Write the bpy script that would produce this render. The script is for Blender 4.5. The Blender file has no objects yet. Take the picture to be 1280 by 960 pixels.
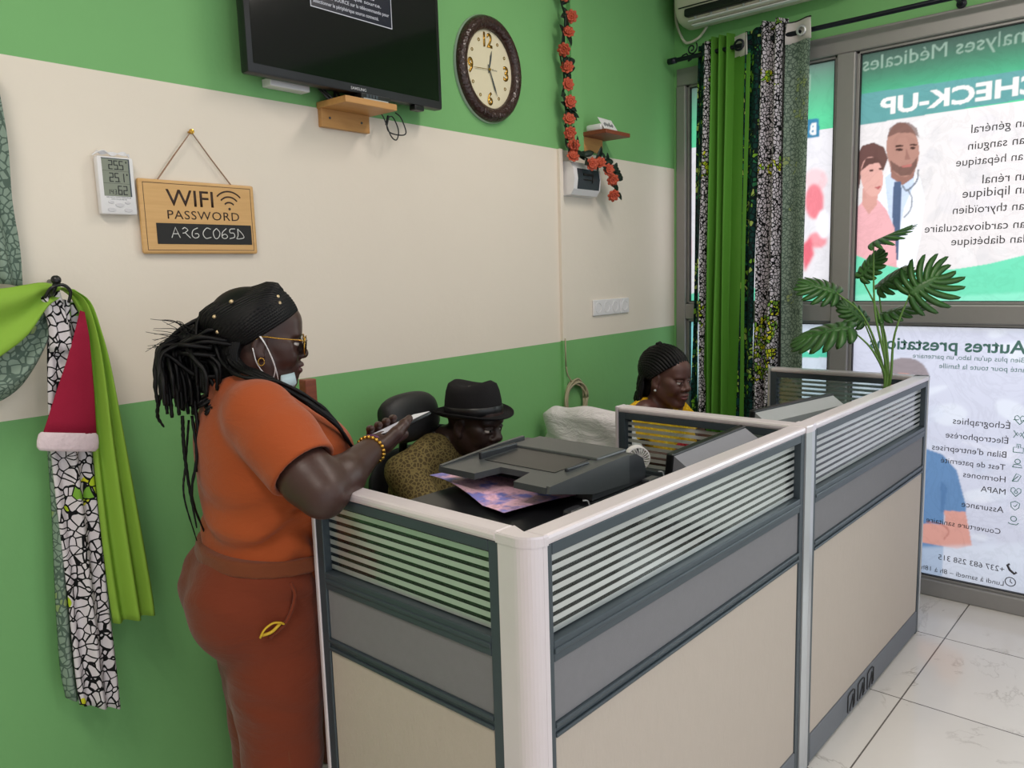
import bpy, bmesh, math, random
import numpy as np
from mathutils import Matrix, Vector, noise
random.seed(7)
S = bpy.context.scene
COL = S.collection

# ------------------------------------------------------------------ camera
FPX = 988.25
HCAM = 1.55
def _cam_rot(yw, p, r):
    fw = np.array([math.cos(yw)*math.cos(p), math.sin(yw)*math.cos(p), math.sin(p)])
    rt = np.array([math.sin(yw), -math.cos(yw), 0.0]); dn = np.cross(fw, rt)
    return np.stack([rt*math.cos(r)+dn*math.sin(r), -rt*math.sin(r)+dn*math.cos(r), fw]).T
RC = _cam_rot(math.radians(41.906), math.radians(-7.964), math.radians(1.685))
cam_data = bpy.data.cameras.new('camera')
cam_data.sensor_width = 36.0
cam_data.lens = 36.0*FPX/1280.0
cam_data.clip_start = 0.02
cam = bpy.data.objects.new('camera', cam_data)
COL.objects.link(cam)
_m = Matrix.Identity(4)
for i in range(3):
    _m[i][0] = RC[i, 0]; _m[i][1] = -RC[i, 1]; _m[i][2] = -RC[i, 2]
_m[2][3] = HCAM
cam.matrix_world = _m
S.camera = cam

# ------------------------------------------------------------------ light and exposure
S.view_settings.view_transform = 'Standard'
S.view_settings.look = 'None'
S.view_settings.gamma = 1.0
S.view_settings.use_curve_mapping = False
S.view_settings.exposure = 0.08
S.cycles.use_denoising = True
S.cycles.max_bounces = 10
S.cycles.transparent_max_bounces = 24
S.cycles.sample_clamp_indirect = 6.0
S.cycles.caustics_reflective = False
S.cycles.caustics_refractive = False

world = bpy.data.worlds.new('daylight'); S.world = world
world.use_nodes = True
bg = world.node_tree.nodes['Background']
bg.inputs[0].default_value = (0.86, 0.94, 1.0, 1)
bg.inputs[1].default_value = 1.12

def area_light(name, loc, rot, sx, sy, power, color):
    l = bpy.data.lights.new(name, 'AREA'); l.shape = 'RECTANGLE'; l.size = sx; l.size_y = sy
    l.energy = power; l.color = color
    o = bpy.data.objects.new(name, l); COL.objects.link(o)
    o.location = loc; o.rotation_euler = rot
    return o
LAMPS = [(-0.3, 0.7, 3.08, 25.0), (2.4, 0.75, 3.08, 20.0), (0.7, -1.2, 3.08, 14.0), (2.7, -1.3, 3.08, 9.0)]
for lx, ly, lz, lp in LAMPS:
    area_light('ceiling_lamp_light', (lx, ly, lz-0.012), (0, 0, 0), 0.28, 1.1, lp, (1.0, 0.90, 0.82))
# daylight reaching the glass front from the street
area_light('street_daylight', (5.6, 0.3, 2.2), (0, math.radians(80), 0), 3.0, 5.0, 170.0, (0.9, 0.97, 1.0))

# ------------------------------------------------------------------ helpers
def ray(px, py):
    return RC @ np.array([px-640.0, py-480.0, FPX])
def on_x(px, py, X):
    d = ray(px, py); return Vector(d*(X/d[0])+np.array([0, 0, HCAM]))
def on_z(px, py, Z):
    d = ray(px, py); return Vector(d*((Z-HCAM)/d[2])+np.array([0, 0, HCAM]))

MW = {}
def M_of(o): return MW[o.name]
def srgb(r, g, b):
    f = lambda c: (c/12.92 if c <= 0.04045 else ((c+0.055)/1.055)**2.4)
    return (f(r/255), f(g/255), f(b/255), 1)

class NT:
    """tiny node helper"""
    def __init__(s, name):
        s.m = bpy.data.materials.new(name); s.m.use_nodes = True
        s.t = s.m.node_tree; s.n = s.t.nodes; s.bsdf = s.n['Principled BSDF']; s.out = s.n['Material Output']
    def new(s, typ, **k):
        n = s.n.new(typ)
        for a, v in k.items(): setattr(n, a, v)
        return n
    def link(s, a, b): s.t.links.new(a, b)
    def math(s, op, a, b=None, clamp=False):
        n = s.n.new('ShaderNodeMath'); n.operation = op; n.use_clamp = clamp
        for i, v in enumerate((a, b)):
            if v is None: continue
            if isinstance(v, (int, float)): n.inputs[i].default_value = v
            else: s.link(v, n.inputs[i])
        return n.outputs[0]
    def mix(s, fac, a, b):
        n = s.n.new('ShaderNodeMix'); n.data_type = 'RGBA'
        for sock, v in ((n.inputs[0], fac), (n.inputs[6], a), (n.inputs[7], b)):
            if isinstance(v, (int, float)): sock.default_value = v
            elif isinstance(v, tuple): sock.default_value = v
            else: s.link(v, sock)
        return n.outputs[2]
    def coord(s, kind='Object', scale=(1, 1, 1)):
        tc = s.n.new('ShaderNodeTexCoord'); mp = s.n.new('ShaderNodeMapping')
        mp.inputs['Scale'].default_value = scale
        s.link(tc.outputs[kind], mp.inputs['Vector']); return mp.outputs[0]
    def noise(s, scale, vec=None, detail=4, rough=0.55, dist=0.0):
        n = s.n.new('ShaderNodeTexNoise'); n.inputs['Scale'].default_value = scale
        n.inputs['Detail'].default_value = detail; n.inputs['Roughness'].default_value = rough
        n.inputs['Distortion'].default_value = dist
        if vec is not None: s.link(vec, n.inputs['Vector'])
        return n.outputs[0]
    def ramp(s, fac, stops):
        n = s.n.new('ShaderNodeValToRGB'); e = n.color_ramp.elements
        while len(e) < len(stops): e.new(0.5)
        for el, (p, c) in zip(e, stops):
            el.position = p; el.color = c
        s.link(fac, n.inputs[0]); return n.outputs[0]
    def bump(s, h, strength=0.3, dist=0.01):
        b = s.n.new('ShaderNodeBump'); b.inputs['Strength'].default_value = strength
        b.inputs['Distance'].default_value = dist; s.link(h, b.inputs['Height'])
        s.link(b.outputs[0], s.bsdf.inputs['Normal'])
    def set(s, **k):
        for a, v in k.items():
            sock = s.bsdf.inputs[a.replace('_', ' ')]
            if isinstance(v, (int, float, tuple)): sock.default_value = v
            else: s.link(v, sock)
        return s

def mat(name, col, rough=0.5, metal=0.0, var=0.06, vscale=12.0, bump=0.0, bscale=200.0, spec=0.5, stretch=(1, 1, 1), coat=0.0):
    t = NT(name)
    v = t.coord('Object', stretch)
    f = t.noise(vscale, v)
    a = tuple(c*(1-var) for c in col[:3])+(1,); b = tuple(min(1, c*(1+var)) for c in col[:3])+(1,)
    t.set(Base_Color=t.mix(f, a, b), Roughness=rough, Metallic=metal, Specular_IOR_Level=spec)
    if coat: t.set(Coat_Weight=coat, Coat_Roughness=0.08)
    if bump: t.bump(t.noise(bscale, v, 3), bump, 0.004)
    return t.m

def glass_mat(name, tint=(0.93, 0.97, 0.96, 1), op=0.0, col=(0.8, 0.85, 0.85, 1), refl=0.9):
    t = NT(name); n = t.n; n.remove(t.bsdf)
    tr = t.new('ShaderNodeBsdfTransparent'); tr.inputs[0].default_value = tint
    gl = t.new('ShaderNodeBsdfGlossy'); gl.inputs['Roughness'].default_value = 0.03
    gl.inputs[0].default_value = (1, 1, 1, 1)
    fr = t.new('ShaderNodeFresnel'); fr.inputs[0].default_value = 1.45
    m1 = t.new('ShaderNodeMixShader')
    t.link(t.math('MULTIPLY', fr.outputs[0], refl), m1.inputs[0]); t.link(tr.outputs[0], m1.inputs[1]); t.link(gl.outputs[0], m1.inputs[2])
    last = m1.outputs[0]
    if op > 0:
        df = t.new('ShaderNodeBsdfDiffuse'); tl = t.new('ShaderNodeBsdfTranslucent')
        nz = t.noise(40.0, t.coord()); c = t.mix(nz, col, tuple(x*0.93 for x in col[:3])+(1,))
        t.link(c, df.inputs[0]); t.link(c, tl.inputs[0])
        m3 = t.new('ShaderNodeMixShader'); m3.inputs[0].default_value = 0.4
        t.link(df.outputs[0], m3.inputs[1]); t.link(tl.outputs[0], m3.inputs[2])
        m2 = t.new('ShaderNodeMixShader'); m2.inputs[0].default_value = op
        t.link(last, m2.inputs[1]); t.link(m3.outputs[0], m2.inputs[2]); last = m2.outputs[0]
    t.link(last, t.out.inputs[0])
    return t.m

# --- bmesh shapes
def BM(): return bmesh.new()
def box(bm, lo, hi, bevel=0.0, mi=0, M=None, seg=2):
    lo = Vector(lo); hi = Vector(hi)
    r = bmesh.ops.create_cube(bm, size=1.0)
    vs = r['verts']
    c = (lo+hi)/2; d = hi-lo
    for v in vs: v.co = Vector((v.co.x*d.x, v.co.y*d.y, v.co.z*d.z))+c
    fs = list({f for v in vs for f in v.link_faces})
    for f in fs: f.material_index = mi
    allv = vs
    if bevel > 0:
        es = list({e for v in vs for e in v.link_edges})
        rr = bmesh.ops.bevel(bm, geom=es, offset=min(bevel, min(d)*0.49), segments=seg, affect='EDGES', profile=0.5)
        allv = list({v for f in rr['faces'] for v in f.verts} | {v for v in vs if v.is_valid})
        for f in rr['faces']: f.material_index = mi
    if M is not None:
        for v in allv: v.co = M @ v.co
    return allv
def loft(bm, rings, closed=True, caps=True, mi=0):
    """rings: list of lists of points"""
    vr = [[bm.verts.new(p) for p in r] for r in rings]
    n = len(rings[0])
    for a, b in zip(vr[:-1], vr[1:]):
        for i in range(n if closed else n-1):
            j = (i+1) % n
            try:
                f = bm.faces.new((a[i], a[j], b[j], b[i])); f.material_index = mi
            except ValueError: pass
    if caps and closed and n > 2:
        for r, rev in ((vr[0], True), (vr[-1], False)):
            try:
                f = bm.faces.new(list(reversed(r)) if rev else r); f.material_index = mi
            except ValueError: pass
    return vr
def tube(bm, pts, r=0.01, seg=8, mi=0, caps=True, flat=None):
    pts = [Vector(p) for p in pts]; n = len(pts)
    rr = r if callable(r) else (lambda t: r)
    rings = []; up = None
    for i, p in enumerate(pts):
        t = (pts[min(i+1, n-1)]-pts[max(i-1, 0)])
        if t.length < 1e-9: t = Vector((0, 0, 1))
        t.normalize()
        if up is None:
            up = Vector((0, 0, 1)) if abs(t.z) < 0.9 else Vector((1, 0, 0))
        u = (up-t*up.dot(t))
        if u.length < 1e-6: u = t.orthogonal()
        u.normalize(); w = t.cross(u); up = u
        R = rr(i/max(1, n-1))
        k = flat or 1.0
        rings.append([p+u*(math.cos(2*math.pi*a/seg)*R*k)+w*(math.sin(2*math.pi*a/seg)*R) for a in range(seg)])
    return loft(bm, rings, True, caps, mi)
def spline(pts, n=24):
    P = [Vector(p) for p in pts]
    P = [P[0]*2-P[1]]+P+[P[-1]*2-P[-2]]
    out = []; m = len(P)-3
    for i in range(n+1):
        t = i/n*m; k = min(int(t), m-1); u = t-k
        a, b, c, d = P[k:k+4]
        out.append(0.5*((2*b)+(c-a)*u+(2*a-5*b+4*c-d)*u*u+(3*b-a-3*c+d)*u**3))
    return out
def lathe(bm, prof, seg=32, M=None, mi=0, caps=True):
    rings = [[Vector((r*math.cos(2*math.pi*a/seg), r*math.sin(2*math.pi*a/seg), z)) for a in range(seg)] for r, z in prof]
    if M is not None: rings = [[M @ p for p in r] for r in rings]
    return loft(bm, rings, True, caps, mi)
def ellipsoid(bm, c, r, M=None, seg=16, ring=10, mi=0):
    prof = [[Vector((c[0]+r[0]*math.sin(math.pi*k/ring)*math.cos(2*math.pi*a/seg), c[1]+r[1]*math.sin(math.pi*k/ring)*math.sin(2*math.pi*a/seg), c[2]-r[2]*math.cos(math.pi*k/ring))) for a in range(seg)] for k in range(1, ring)]
    if M is not None: prof = [[M @ p for p in q] for q in prof]
    return loft(bm, prof, True, True, mi)
def prism(bm, poly, d0, d1, M=None, mi=0):
    """poly in (x,z); extruded along local y from d0 to d1"""
    a = [Vector((x, d0, z)) for x, z in poly]; b = [Vector((x, d1, z)) for x, z in poly]
    if M is not None: a = [M @ p for p in a]; b = [M @ p for p in b]
    return loft(bm, [a, b], True, True, mi)
def text_into(bm, body, w, h, M, bold=0.0, depth=0.0006, mi=0, align='LEFT', spacing=1.0, shear=0.0):
    """raised lettering: lower-left corner at M's origin, reading along M's x, up along M's y"""
    c = bpy.data.curves.new('lettering', 'FONT'); c.body = body; c.size = 1.0; c.extrude = 0.0; c.offset = bold
    c.space_character = spacing; c.shear = shear; c.resolution_u = 3; c.align_x = align
    o = bpy.data.objects.new('lettering', c); COL.objects.link(o)
    dg = bpy.context.evaluated_depsgraph_get(); dg.update()
    me = bpy.data.meshes.new_from_object(o.evaluated_get(dg))
    bpy.data.objects.remove(o); bpy.data.curves.remove(c)
    tb = bmesh.new(); tb.from_mesh(me); bpy.data.meshes.remove(me)
    if not tb.verts: tb.free(); return 0
    xs = [v.co.x for v in tb.verts]; ys = [v.co.y for v in tb.verts]
    x0, x1, y0, y1 = min(xs), max(xs), min(ys), max(ys)
    if w is None: sx = sy = h/(y1-y0)
    elif h is None: sx = sy = w/(x1-x0)
    else: sx = w/(x1-x0); sy = h/(y1-y0)
    if depth > 0:
        r = bmesh.ops.extrude_face_region(tb, geom=tb.faces[:])
        top = {e for e in r['geom'] if isinstance(e, bmesh.types.BMVert)}
    else: top = set()
    for v in tb.verts:
        z = depth if v in top else 0.0
        v.co = M @ Vector(((v.co.x-x0)*sx, (v.co.y-y0)*sy, z))
    for f in tb.faces: f.material_index = mi
    tm = bpy.data.meshes.new('tmp'); tb.to_mesh(tm); tb.free()
    n0 = len(bm.faces); bm.from_mesh(tm); bpy.data.meshes.remove(tm)
    bm.faces.ensure_lookup_table()
    for f in bm.faces[n0:]: f.material_index = mi
    return (x1-x0)*sx

# --- objects
def props(o, label=None, cat=None, group=None, kind=None):
    if label: o['label'] = label
    if cat: o['category'] = cat
    if group: o['group'] = group
    if kind: o['kind'] = kind
    return o
def thing(name, label, cat, loc=(0, 0, 0), group=None, M=None):
    o = bpy.data.objects.new(name, None); COL.objects.link(o)
    o.empty_display_size = 0.1
    m = Matrix.Translation(Vector(loc)) if M is None else M
    o.matrix_world = m; MW[o.name] = m.copy()
    return props(o, label, cat, group)
def obj(name, bm, mats, parent=None, smooth=False, label=None, origin=None, angle=None, recalc=True):
    """links bm (in world coordinates) as one mesh object"""
    if not isinstance(mats, (list, tuple)): mats = [mats]
    if recalc: bmesh.ops.recalc_face_normals(bm, faces=bm.faces[:])
    me = bpy.data.meshes.new(name)
    if parent is not None: M = MW[parent.name]
    else:
        M = Matrix.Translation(Vector(origin)) if origin is not None else Matrix.Identity(4)
    bm.transform(M.inverted())
    bm.to_mesh(me); bm.free()
    for m in mats: me.materials.append(m)
    o = bpy.data.objects.new(name, me); COL.objects.link(o)
    if parent is not None: o.parent = parent
    else: o.matrix_world = M
    MW[o.name] = M.copy()
    if smooth:
        me.polygons.foreach_set('use_smooth', [True]*len(me.polygons))
        if angle is not None and hasattr(me, 'set_sharp_from_angle'): me.set_sharp_from_angle(angle=math.radians(angle))
    if label: o['label'] = label
    return o
def tag1(o, label, cat, group=None): return props(o, label, cat, group)
def struct(name, bm, mats, parent=None, smooth=False):
    o = obj(name, bm, mats, parent, smooth)
    if parent is None: o['kind'] = 'structure'
    return o

# frame of the left wall: local x runs along the wall towards the window, local -y out into the room
XW = 3.905
DL = math.radians(2.2)
W0 = Vector((3.905, 2.271, 0))
WALL = Matrix(((math.cos(DL), -math.sin(DL), 0, W0.x), (math.sin(DL), math.cos(DL), 0, W0.y), (0, 0, 1, 0), (0, 0, 0, 1)))
def wp(s, d, z): return WALL @ Vector((s, -d, z))
def wall_text(s, d, z):   # lettering frame on the left wall
    return WALL @ Matrix(((1, 0, 0, s), (0, 0, -1, -d), (0, 1, 0, z), (0, 0, 0, 1)))
# ------------------------------------------------------------------ materials
GREEN = srgb(122, 180, 114); CREAM = srgb(232, 222, 208)
def wall_mat(name, c):
    t = NT(name); v = t.coord()
    f = t.noise(1.3, v, 5, 0.6); f2 = t.noise(9.0, v, 3)
    a = tuple(x*0.955 for x in c[:3])+(1,); b = tuple(min(1, x*1.03) for x in c[:3])+(1,)
    t.set(Base_Color=t.mix(t.math('ADD', t.math('MULTIPLY', f, 0.7), t.math('MULTIPLY', f2, 0.3)), a, b), Roughness=0.62, Specular_IOR_Level=0.3)
    t.bump(t.noise(26.0, v, 5, 0.6), 0.10, 0.01)
    return t.m
m_green = wall_mat('green_paint', GREEN); m_cream = wall_mat('cream_paint', CREAM)
m_alu = mat('grey_aluminium', srgb(146, 144, 142), 0.42, 0.3, 0.04, 30)
m_darkgap = mat('dark_rubber', srgb(38, 38, 40), 0.6)
m_ceil = mat('ceiling_white', srgb(228, 226, 220), 0.8)

def tile_mat():
    t = NT('marbled_floor_tile'); v = t.coord()
    sp = t.new('ShaderNodeSeparateXYZ'); t.link(v, sp.inputs[0])
    def edge(sock, off):
        a = t.math('FRACT', t.math('DIVIDE', t.math('ADD', sock, off), 0.6))
        return t.math('ABSOLUTE', t.math('SUBTRACT', t.math('FRACT', t.math('ADD', a, 0.5)), 0.5))
    e = t.math('MINIMUM', edge(sp.outputs[0], 60-3.478), edge(sp.outputs[1], 60-0.754))
    grout = t.math('LESS_THAN', e, 0.0042)
    # a different offset of the veins in each tile
    cx = t.math('FLOOR', t.math('DIVIDE', t.math('ADD', sp.outputs[0], 60-3.478), 0.6))
    cy = t.math('FLOOR', t.math('DIVIDE', t.math('ADD', sp.outputs[1], 60-0.754), 0.6))
    cmb = t.new('ShaderNodeCombineXYZ'); t.link(t.math('MULTIPLY', cx, 3.7), cmb.inputs[0]); t.link(t.math('MULTIPLY', cy, 5.3), cmb.inputs[1])
    va = t.new('ShaderNodeVectorMath'); va.operation = 'ADD'; t.link(v, va.inputs[0]); t.link(cmb.outputs[0], va.inputs[1])
    n1 = t.noise(2.1, va.outputs[0], 6, 0.6, 1.6)
    ridge = t.math('ABSOLUTE', t.math('SUBTRACT', n1, 0.5))
    vein = t.ramp(ridge, [(0.0, (1, 1, 1, 1)), (0.018, (0, 0, 0, 1))])
    msk = t.ramp(t.noise(3.0, va.outputs[0], 3), [(0.5, (0, 0, 0, 1)), (0.66, (1, 1, 1, 1))])
    vm = t.math('MULTIPLY', t.math('MULTIPLY', vein, msk), 0.55)
    cl = t.mix(t.noise(1.7, va.outputs[0], 5), srgb(205, 200, 195), srgb(226, 222, 218))
    c = t.mix(vm, cl, srgb(120, 108, 98))
    c = t.mix(grout, c, srgb(95, 90, 86))
    t.set(Base_Color=c, Roughness=0.14, Specular_IOR_Level=0.5)
    return t.m
m_tile = tile_mat()

# ------------------------------------------------------------------ setting
bm = BM(); box(bm, (-3.2, -2.9, -0.1), (XW+0.12, 2.6, 0.0))
struct('floor', bm, m_tile)
bm = BM(); box(bm, (-3.2, -2.9, 3.15), (XW+0.12, 2.6, 3.25)); struct('ceiling', bm, m_ceil)
# left wall, painted green - cream - green
bm = BM()
ZB = [(0.0, 1.236, 0), (1.236, 2.087, 1), (2.087, 3.15, 0)]
for z0, z1, mi in ZB:
    p = [wp(-6.2, 0, z0), wp(0.14, 0, z0), wp(0.14, 0, z1), wp(-6.2, 0, z1)]
    q = [wp(-6.2, -0.15, z0), wp(0.14, -0.15, z0), wp(0.14, -0.15, z1), wp(-6.2, -0.15, z1)]
    vs = [bm.verts.new(c) for c in p]; f = bm.faces.new(vs); f.material_index = mi
    vb = [bm.verts.new(c) for c in q]; f = bm.faces.new(list(reversed(vb))); f.material_index = mi
bmesh.ops.remove_doubles(bm, verts=bm.verts[:], dist=1e-5)
bm.normal_update()
struct('wall_left', bm, [m_green, m_cream])
bm = BM(); box(bm, (-3.2, -2.9, 0), (-3.05, 2.6, 3.15)); struct('wall_back', bm, mat('brown_paint', srgb(208, 194, 186), 0.7))
# window wall: green lintel over the glazing
bm = BM(); box(bm, (XW, -2.9, 2.6), (XW+0.15, 2.32, 3.15)); box(bm, (XW, 2.256, 0), (XW+0.15, 2.32, 2.6))
struct('wall_right', bm, m_green)

# aluminium frame of the glazing
YL = [2.256, 2.2, 1.41, 1.325, 0.235, 0.15, -0.95, -1.03, -2.1, -2.18, -2.8, -2.88]
bm = BM(); fx0, fx1 = XW-0.005, XW+0.075
def fr(y0, y1, z0, z1, x0=fx0, x1=fx1, b=0.006): box(bm, (x0, min(y0, y1), z0), (x1, max(y0, y1), z1), b)
fr(2.256, -2.9, 2.512, 2.602); fr(2.256, -2.9, 0.0, 0.078); fr(2.256, -2.9, 1.272, 1.356, fx0+0.002)
for i in range(0, len(YL), 2): fr(YL[i], YL[i+1], 0.078, 2.512, fx0-0.004)
# stepped glazing beads
panes = [(YL[i], YL[i+1]) for i in range(1, len(YL)-1, 2)]
for ya, yb in panes:
    for z0, z1 in ((0.078, 1.272), (1.356, 2.512)):
        for a in ((ya, ya-0.014, z0, z1), (yb, yb+0.014, z0, z1), (ya, yb, z0, z0+0.012), (ya, yb, z1-0.012, z1)):
            fr(a[0], a[1], a[2], a[3], XW+0.012, XW+0.05, 0.002)
win = struct('window_1', bm, m_alu)
bm = BM()
for ya, yb in panes:
    for z0, z1 in ((0.078, 1.272), (1.356, 2.512)):
        a, b = ya-0.0135, yb+0.0135; c, d = z0+0.0115, z1-0.0115
        for y0, y1, q0, q1 in ((ya-0.012, ya-0.018, z0+0.01, z1-0.01), (yb+0.018, yb+0.012, z0+0.01, z1-0.01), (ya-0.01, yb+0.01, z0+0.01, z0+0.016), (ya-0.01, yb+0.01, z1-0.016, z1-0.01)):
            box(bm, (XW+0.014, min(y0, y1), q0), (XW+0.03, max(y0, y1), q1))
struct('window_gasket', bm, m_darkgap, win)

# ------------------------------------------------------------------ printed window film
def film_mat():
    t = NT('printed_window_film'); n = t.n; n.remove(t.bsdf)
    at = t.new('ShaderNodeAttribute'); at.attribute_name = 'print'
    v = t.coord(); cre = t.noise(5.0, v, 6, 0.6, 2.0)
    f = t.ramp(t.math('ABSOLUTE', t.math('SUBTRACT', cre, 0.5)), [(0.0, (0.93, 0.93, 0.93, 1)), (0.05, (1, 1, 1, 1))])
    mm = t.new('ShaderNodeMix'); mm.data_type = 'RGBA'; mm.blend_type = 'MULTIPLY'; mm.inputs[0].default_value = 1.0
    t.link(at.outputs['Color'], mm.inputs[6]); t.link(f, mm.inputs[7]); c = mm.outputs[2]
    tl = t.new('ShaderNodeBsdfTranslucent'); df = t.new('ShaderNodeBsdfDiffuse')
    dim = t.new('ShaderNodeMix'); dim.data_type = 'RGBA'; dim.blend_type = 'MULTIPLY'; dim.inputs[0].default_value = 1.0; t.link(c, dim.inputs[6]); dim.inputs[7].default_value = (0.57, 0.553, 0.55, 1)
    t.link(dim.outputs[2], tl.inputs[0]); t.link(c, df.inputs[0])
    a = t.new('ShaderNodeMixShader'); a.inputs[0].default_value = 0.22; t.link(tl.outputs[0], a.inputs[1]); t.link(df.outputs[0], a.inputs[2])
    gl = t.new('ShaderNodeBsdfGlossy'); gl.inputs['Roughness'].default_value = 0.08
    fr_ = t.new('ShaderNodeFresnel'); fr_.inputs[0].default_value = 1.4
    b = t.new('ShaderNodeMixShader'); t.link(t.math('MULTIPLY', fr_.outputs[0], 0.6), b.inputs[0]); t.link(a.outputs[0], b.inputs[1]); t.link(gl.outputs[0], b.inputs[2])
    t.link(b.outputs[0], t.out.inputs[0])
    return t.m
m_film = film_mat()
XF = XW+0.03
def yz(px, py): p = on_x(px, py, XF); return (p.y, p.z)
class Print:
    """a printed sheet, drawn as colour per point on the window plane"""
    def __init__(s, y0, y1, z0, z1, step=0.004, base=(205, 198, 198)):
        s.y = np.arange(y0, y1-1e-6, -step) if y1 < y0 else np.arange(y0, y1, step)
        s.z = np.arange(z0, z1+1e-6, step)
        s.Y, s.Z = np.meshgrid(s.y, s.z, indexing='ij')
        s.c = np.empty(s.Y.shape+(3,)); s.c[:] = srgb(*base)[:3]
        s.step = step
    def _win(s, P, pad):
        ys = [q[0] for q in P]; zs = [q[1] for q in P]
        d = abs(s.step); m = (pad+2)*d
        i = np.where((s.y >= min(ys)-m) & (s.y <= max(ys)+m))[0]; j = np.where((s.z >= min(zs)-m) & (s.z <= max(zs)+m))[0]
        if len(i) < 3 or len(j) < 3: return None
        return slice(i[0], i[-1]+1), slice(j[0], j[-1]+1)
    @staticmethod
    def _inside(Y, Z, P):
        ins = np.zeros(Y.shape, bool); n = len(P)
        for i in range(n):
            (a0, b0), (a1, b1) = P[i], P[(i+1) % n]
            if b0 == b1: continue
            ins ^= ((b0 > Z) != (b1 > Z)) & (Y < (a1-a0)*(Z-b0)/(b1-b0)+a0)
        return ins
    def _blend(s, w_, ins, col, a, soft):
        w = ins.astype(float)
        for _ in range(1+soft*2):
            q = np.pad(w, 1, mode='edge')
            w = (q[1:-1, 1:-1]*2+q[:-2, 1:-1]+q[2:, 1:-1]+q[1:-1, :-2]+q[1:-1, 2:])/6
        w = (w*a)[..., None]
        s.c[w_] = s.c[w_]*(1-w)+w*np.array(srgb(*col)[:3])
    def poly(s, pts, col, a=1.0, px=True, soft=0):
        P = [yz(*p) for p in pts] if px else pts
        w_ = s._win(P, 2+soft*2)
        if w_ is None: return
        s._blend(w_, s._inside(s.Y[w_], s.Z[w_], P), col, a, soft)
    def text(s, body, px_l, py, h, w, col, a=1.0, bold=0.0):
        """mirrored lettering that is part of the print; its end sits at pixel px_l"""
        y, z = yz(px_l, py); tb = BM()
        text_into(tb, body, w, h, Matrix(((-1, 0, 0, y), (0, 1, 0, z), (0, 0, 1, 0), (0, 0, 0, 1))) @ Matrix.Diagonal((-1, 1, 1, 1)) @ Matrix.Translation((-w, 0, 0)), bold, 0)
        bmesh.ops.triangulate(tb, faces=tb.faces[:])
        T = [[(v.co.x, v.co.y) for v in f.verts] for f in tb.faces]; tb.free()
        allp = [q for t in T for q in t]; w_ = s._win(allp, 3)
        if w_ is None: return
        ins = np.zeros(s.Y[w_].shape, bool)
        for t in T:
            v_ = s._win(t, 1)
            if v_ is None: continue
            m = np.zeros(s.Y.shape, bool); m[v_] = s._inside(s.Y[v_], s.Z[v_], t); ins |= m[w_]
        s._blend(w_, ins, col, a, 0)
    def ell(s, cx, cy, rx, ry, col, a=1.0, rot=0, soft=0):
        cr, sr = math.cos(math.radians(rot)), math.sin(math.radians(rot))
        s.poly([(cx+rx*math.cos(t)*cr-ry*math.sin(t)*sr, cy+rx*math.cos(t)*sr+ry*math.sin(t)*cr) for t in np.linspace(0, 2*math.pi, 40)[:-1]], col, a, True, soft)
    def curve(s, pts, w, col, a=1.0):
        P = spline([(p[0], p[1], 0) for p in pts], 30)
        for p, q in zip(P[:-1], P[1:]):
            d = (q-p); 
            if d.length < 1e-6: continue
            n = Vector((-d.y, d.x, 0)).normalized()*w/2
            s.poly([tuple((p+n)[:2]), tuple((q+n)[:2]), tuple((q-n)[:2]), tuple((p-n)[:2])], col, a)
    def build(s, parent, name='film_sheet'):
        nx, nz = s.Y.shape
        V = np.stack([np.full(s.Y.shape, XF), s.Y, s.Z], -1).reshape(-1, 3)
        i = np.arange(nx*nz).reshape(nx, nz)
        F = np.stack([i[:-1, :-1], i[1:, :-1], i[1:, 1:], i[:-1, 1:]], -1).reshape(-1, 4)
        V = V-np.array(MW[parent.name].translation)
        me = bpy.data.meshes.new(name)
        me.vertices.add(len(V)); me.vertices.foreach_set('co', V.ravel())
        me.loops.add(F.size); me.loops.foreach_set('vertex_index', F.ravel())
        me.polygons.add(len(F)); me.polygons.foreach_set('loop_start', np.arange(0, F.size, 4)); 
        me.update(calc_edges=True)
        at = me.color_attributes.new('print', 'FLOAT_COLOR', 'POINT')
        rgba = np.concatenate([s.c.reshape(-1, 3), np.ones((nx*nz, 1))], 1)
        at.data.foreach_set('color', rgba.ravel().astype(np.float32))
        me.materials.append(m_film)
        o = bpy.data.objects.new(name, me); COL.objects.link(o); o.parent = parent
        MW[o.name] = MW[parent.name].copy()
        return o
def film_text(bm, body, px_l, py, h, px_r=None, bold=0.0, w=None, mi=0, xoff=0.003):
    """mirrored lettering: its END (left as seen from the room) sits at pixel px_l, baseline at py"""
    y, z = yz(px_l, py)
    M = Matrix(((0, 0, 1, XF-xoff), (1, 0, 0, 0), (0, 1, 0, z), (0, 0, 0, 1)))
    if px_r is not None: w = y-yz(px_r, py)[0]
    if w is None:
        tb = BM(); w = text_into(tb, body, None, h, Matrix.Identity(4), bold, 0); tb.free()
    M[1][3] = y-w
    text_into(bm, body, w, h, M, bold, -0.0005, mi)
def ink(name, c): return mat(name, srgb(*c), 0.5, 0, 0.03)
m_ink = ink('dark_grey_ink', (58, 56, 60)); m_inkg = ink('sage_ink', (92, 138, 132))

WH = (222, 214, 214)
# upper main pane
f1 = thing('window_film', 'printed check-up poster film with a doctor and a woman, on the large upper pane', 'poster', (XF, 0.78, 1.93))
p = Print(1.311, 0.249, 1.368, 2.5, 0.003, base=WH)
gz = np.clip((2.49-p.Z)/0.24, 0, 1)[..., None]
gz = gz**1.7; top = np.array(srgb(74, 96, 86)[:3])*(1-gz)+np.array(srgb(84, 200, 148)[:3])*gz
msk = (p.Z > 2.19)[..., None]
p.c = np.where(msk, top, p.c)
p.poly([(1060, 120), (1330, 80), (1330, 116), (1060, 159)], (98, 152, 152))
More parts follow.
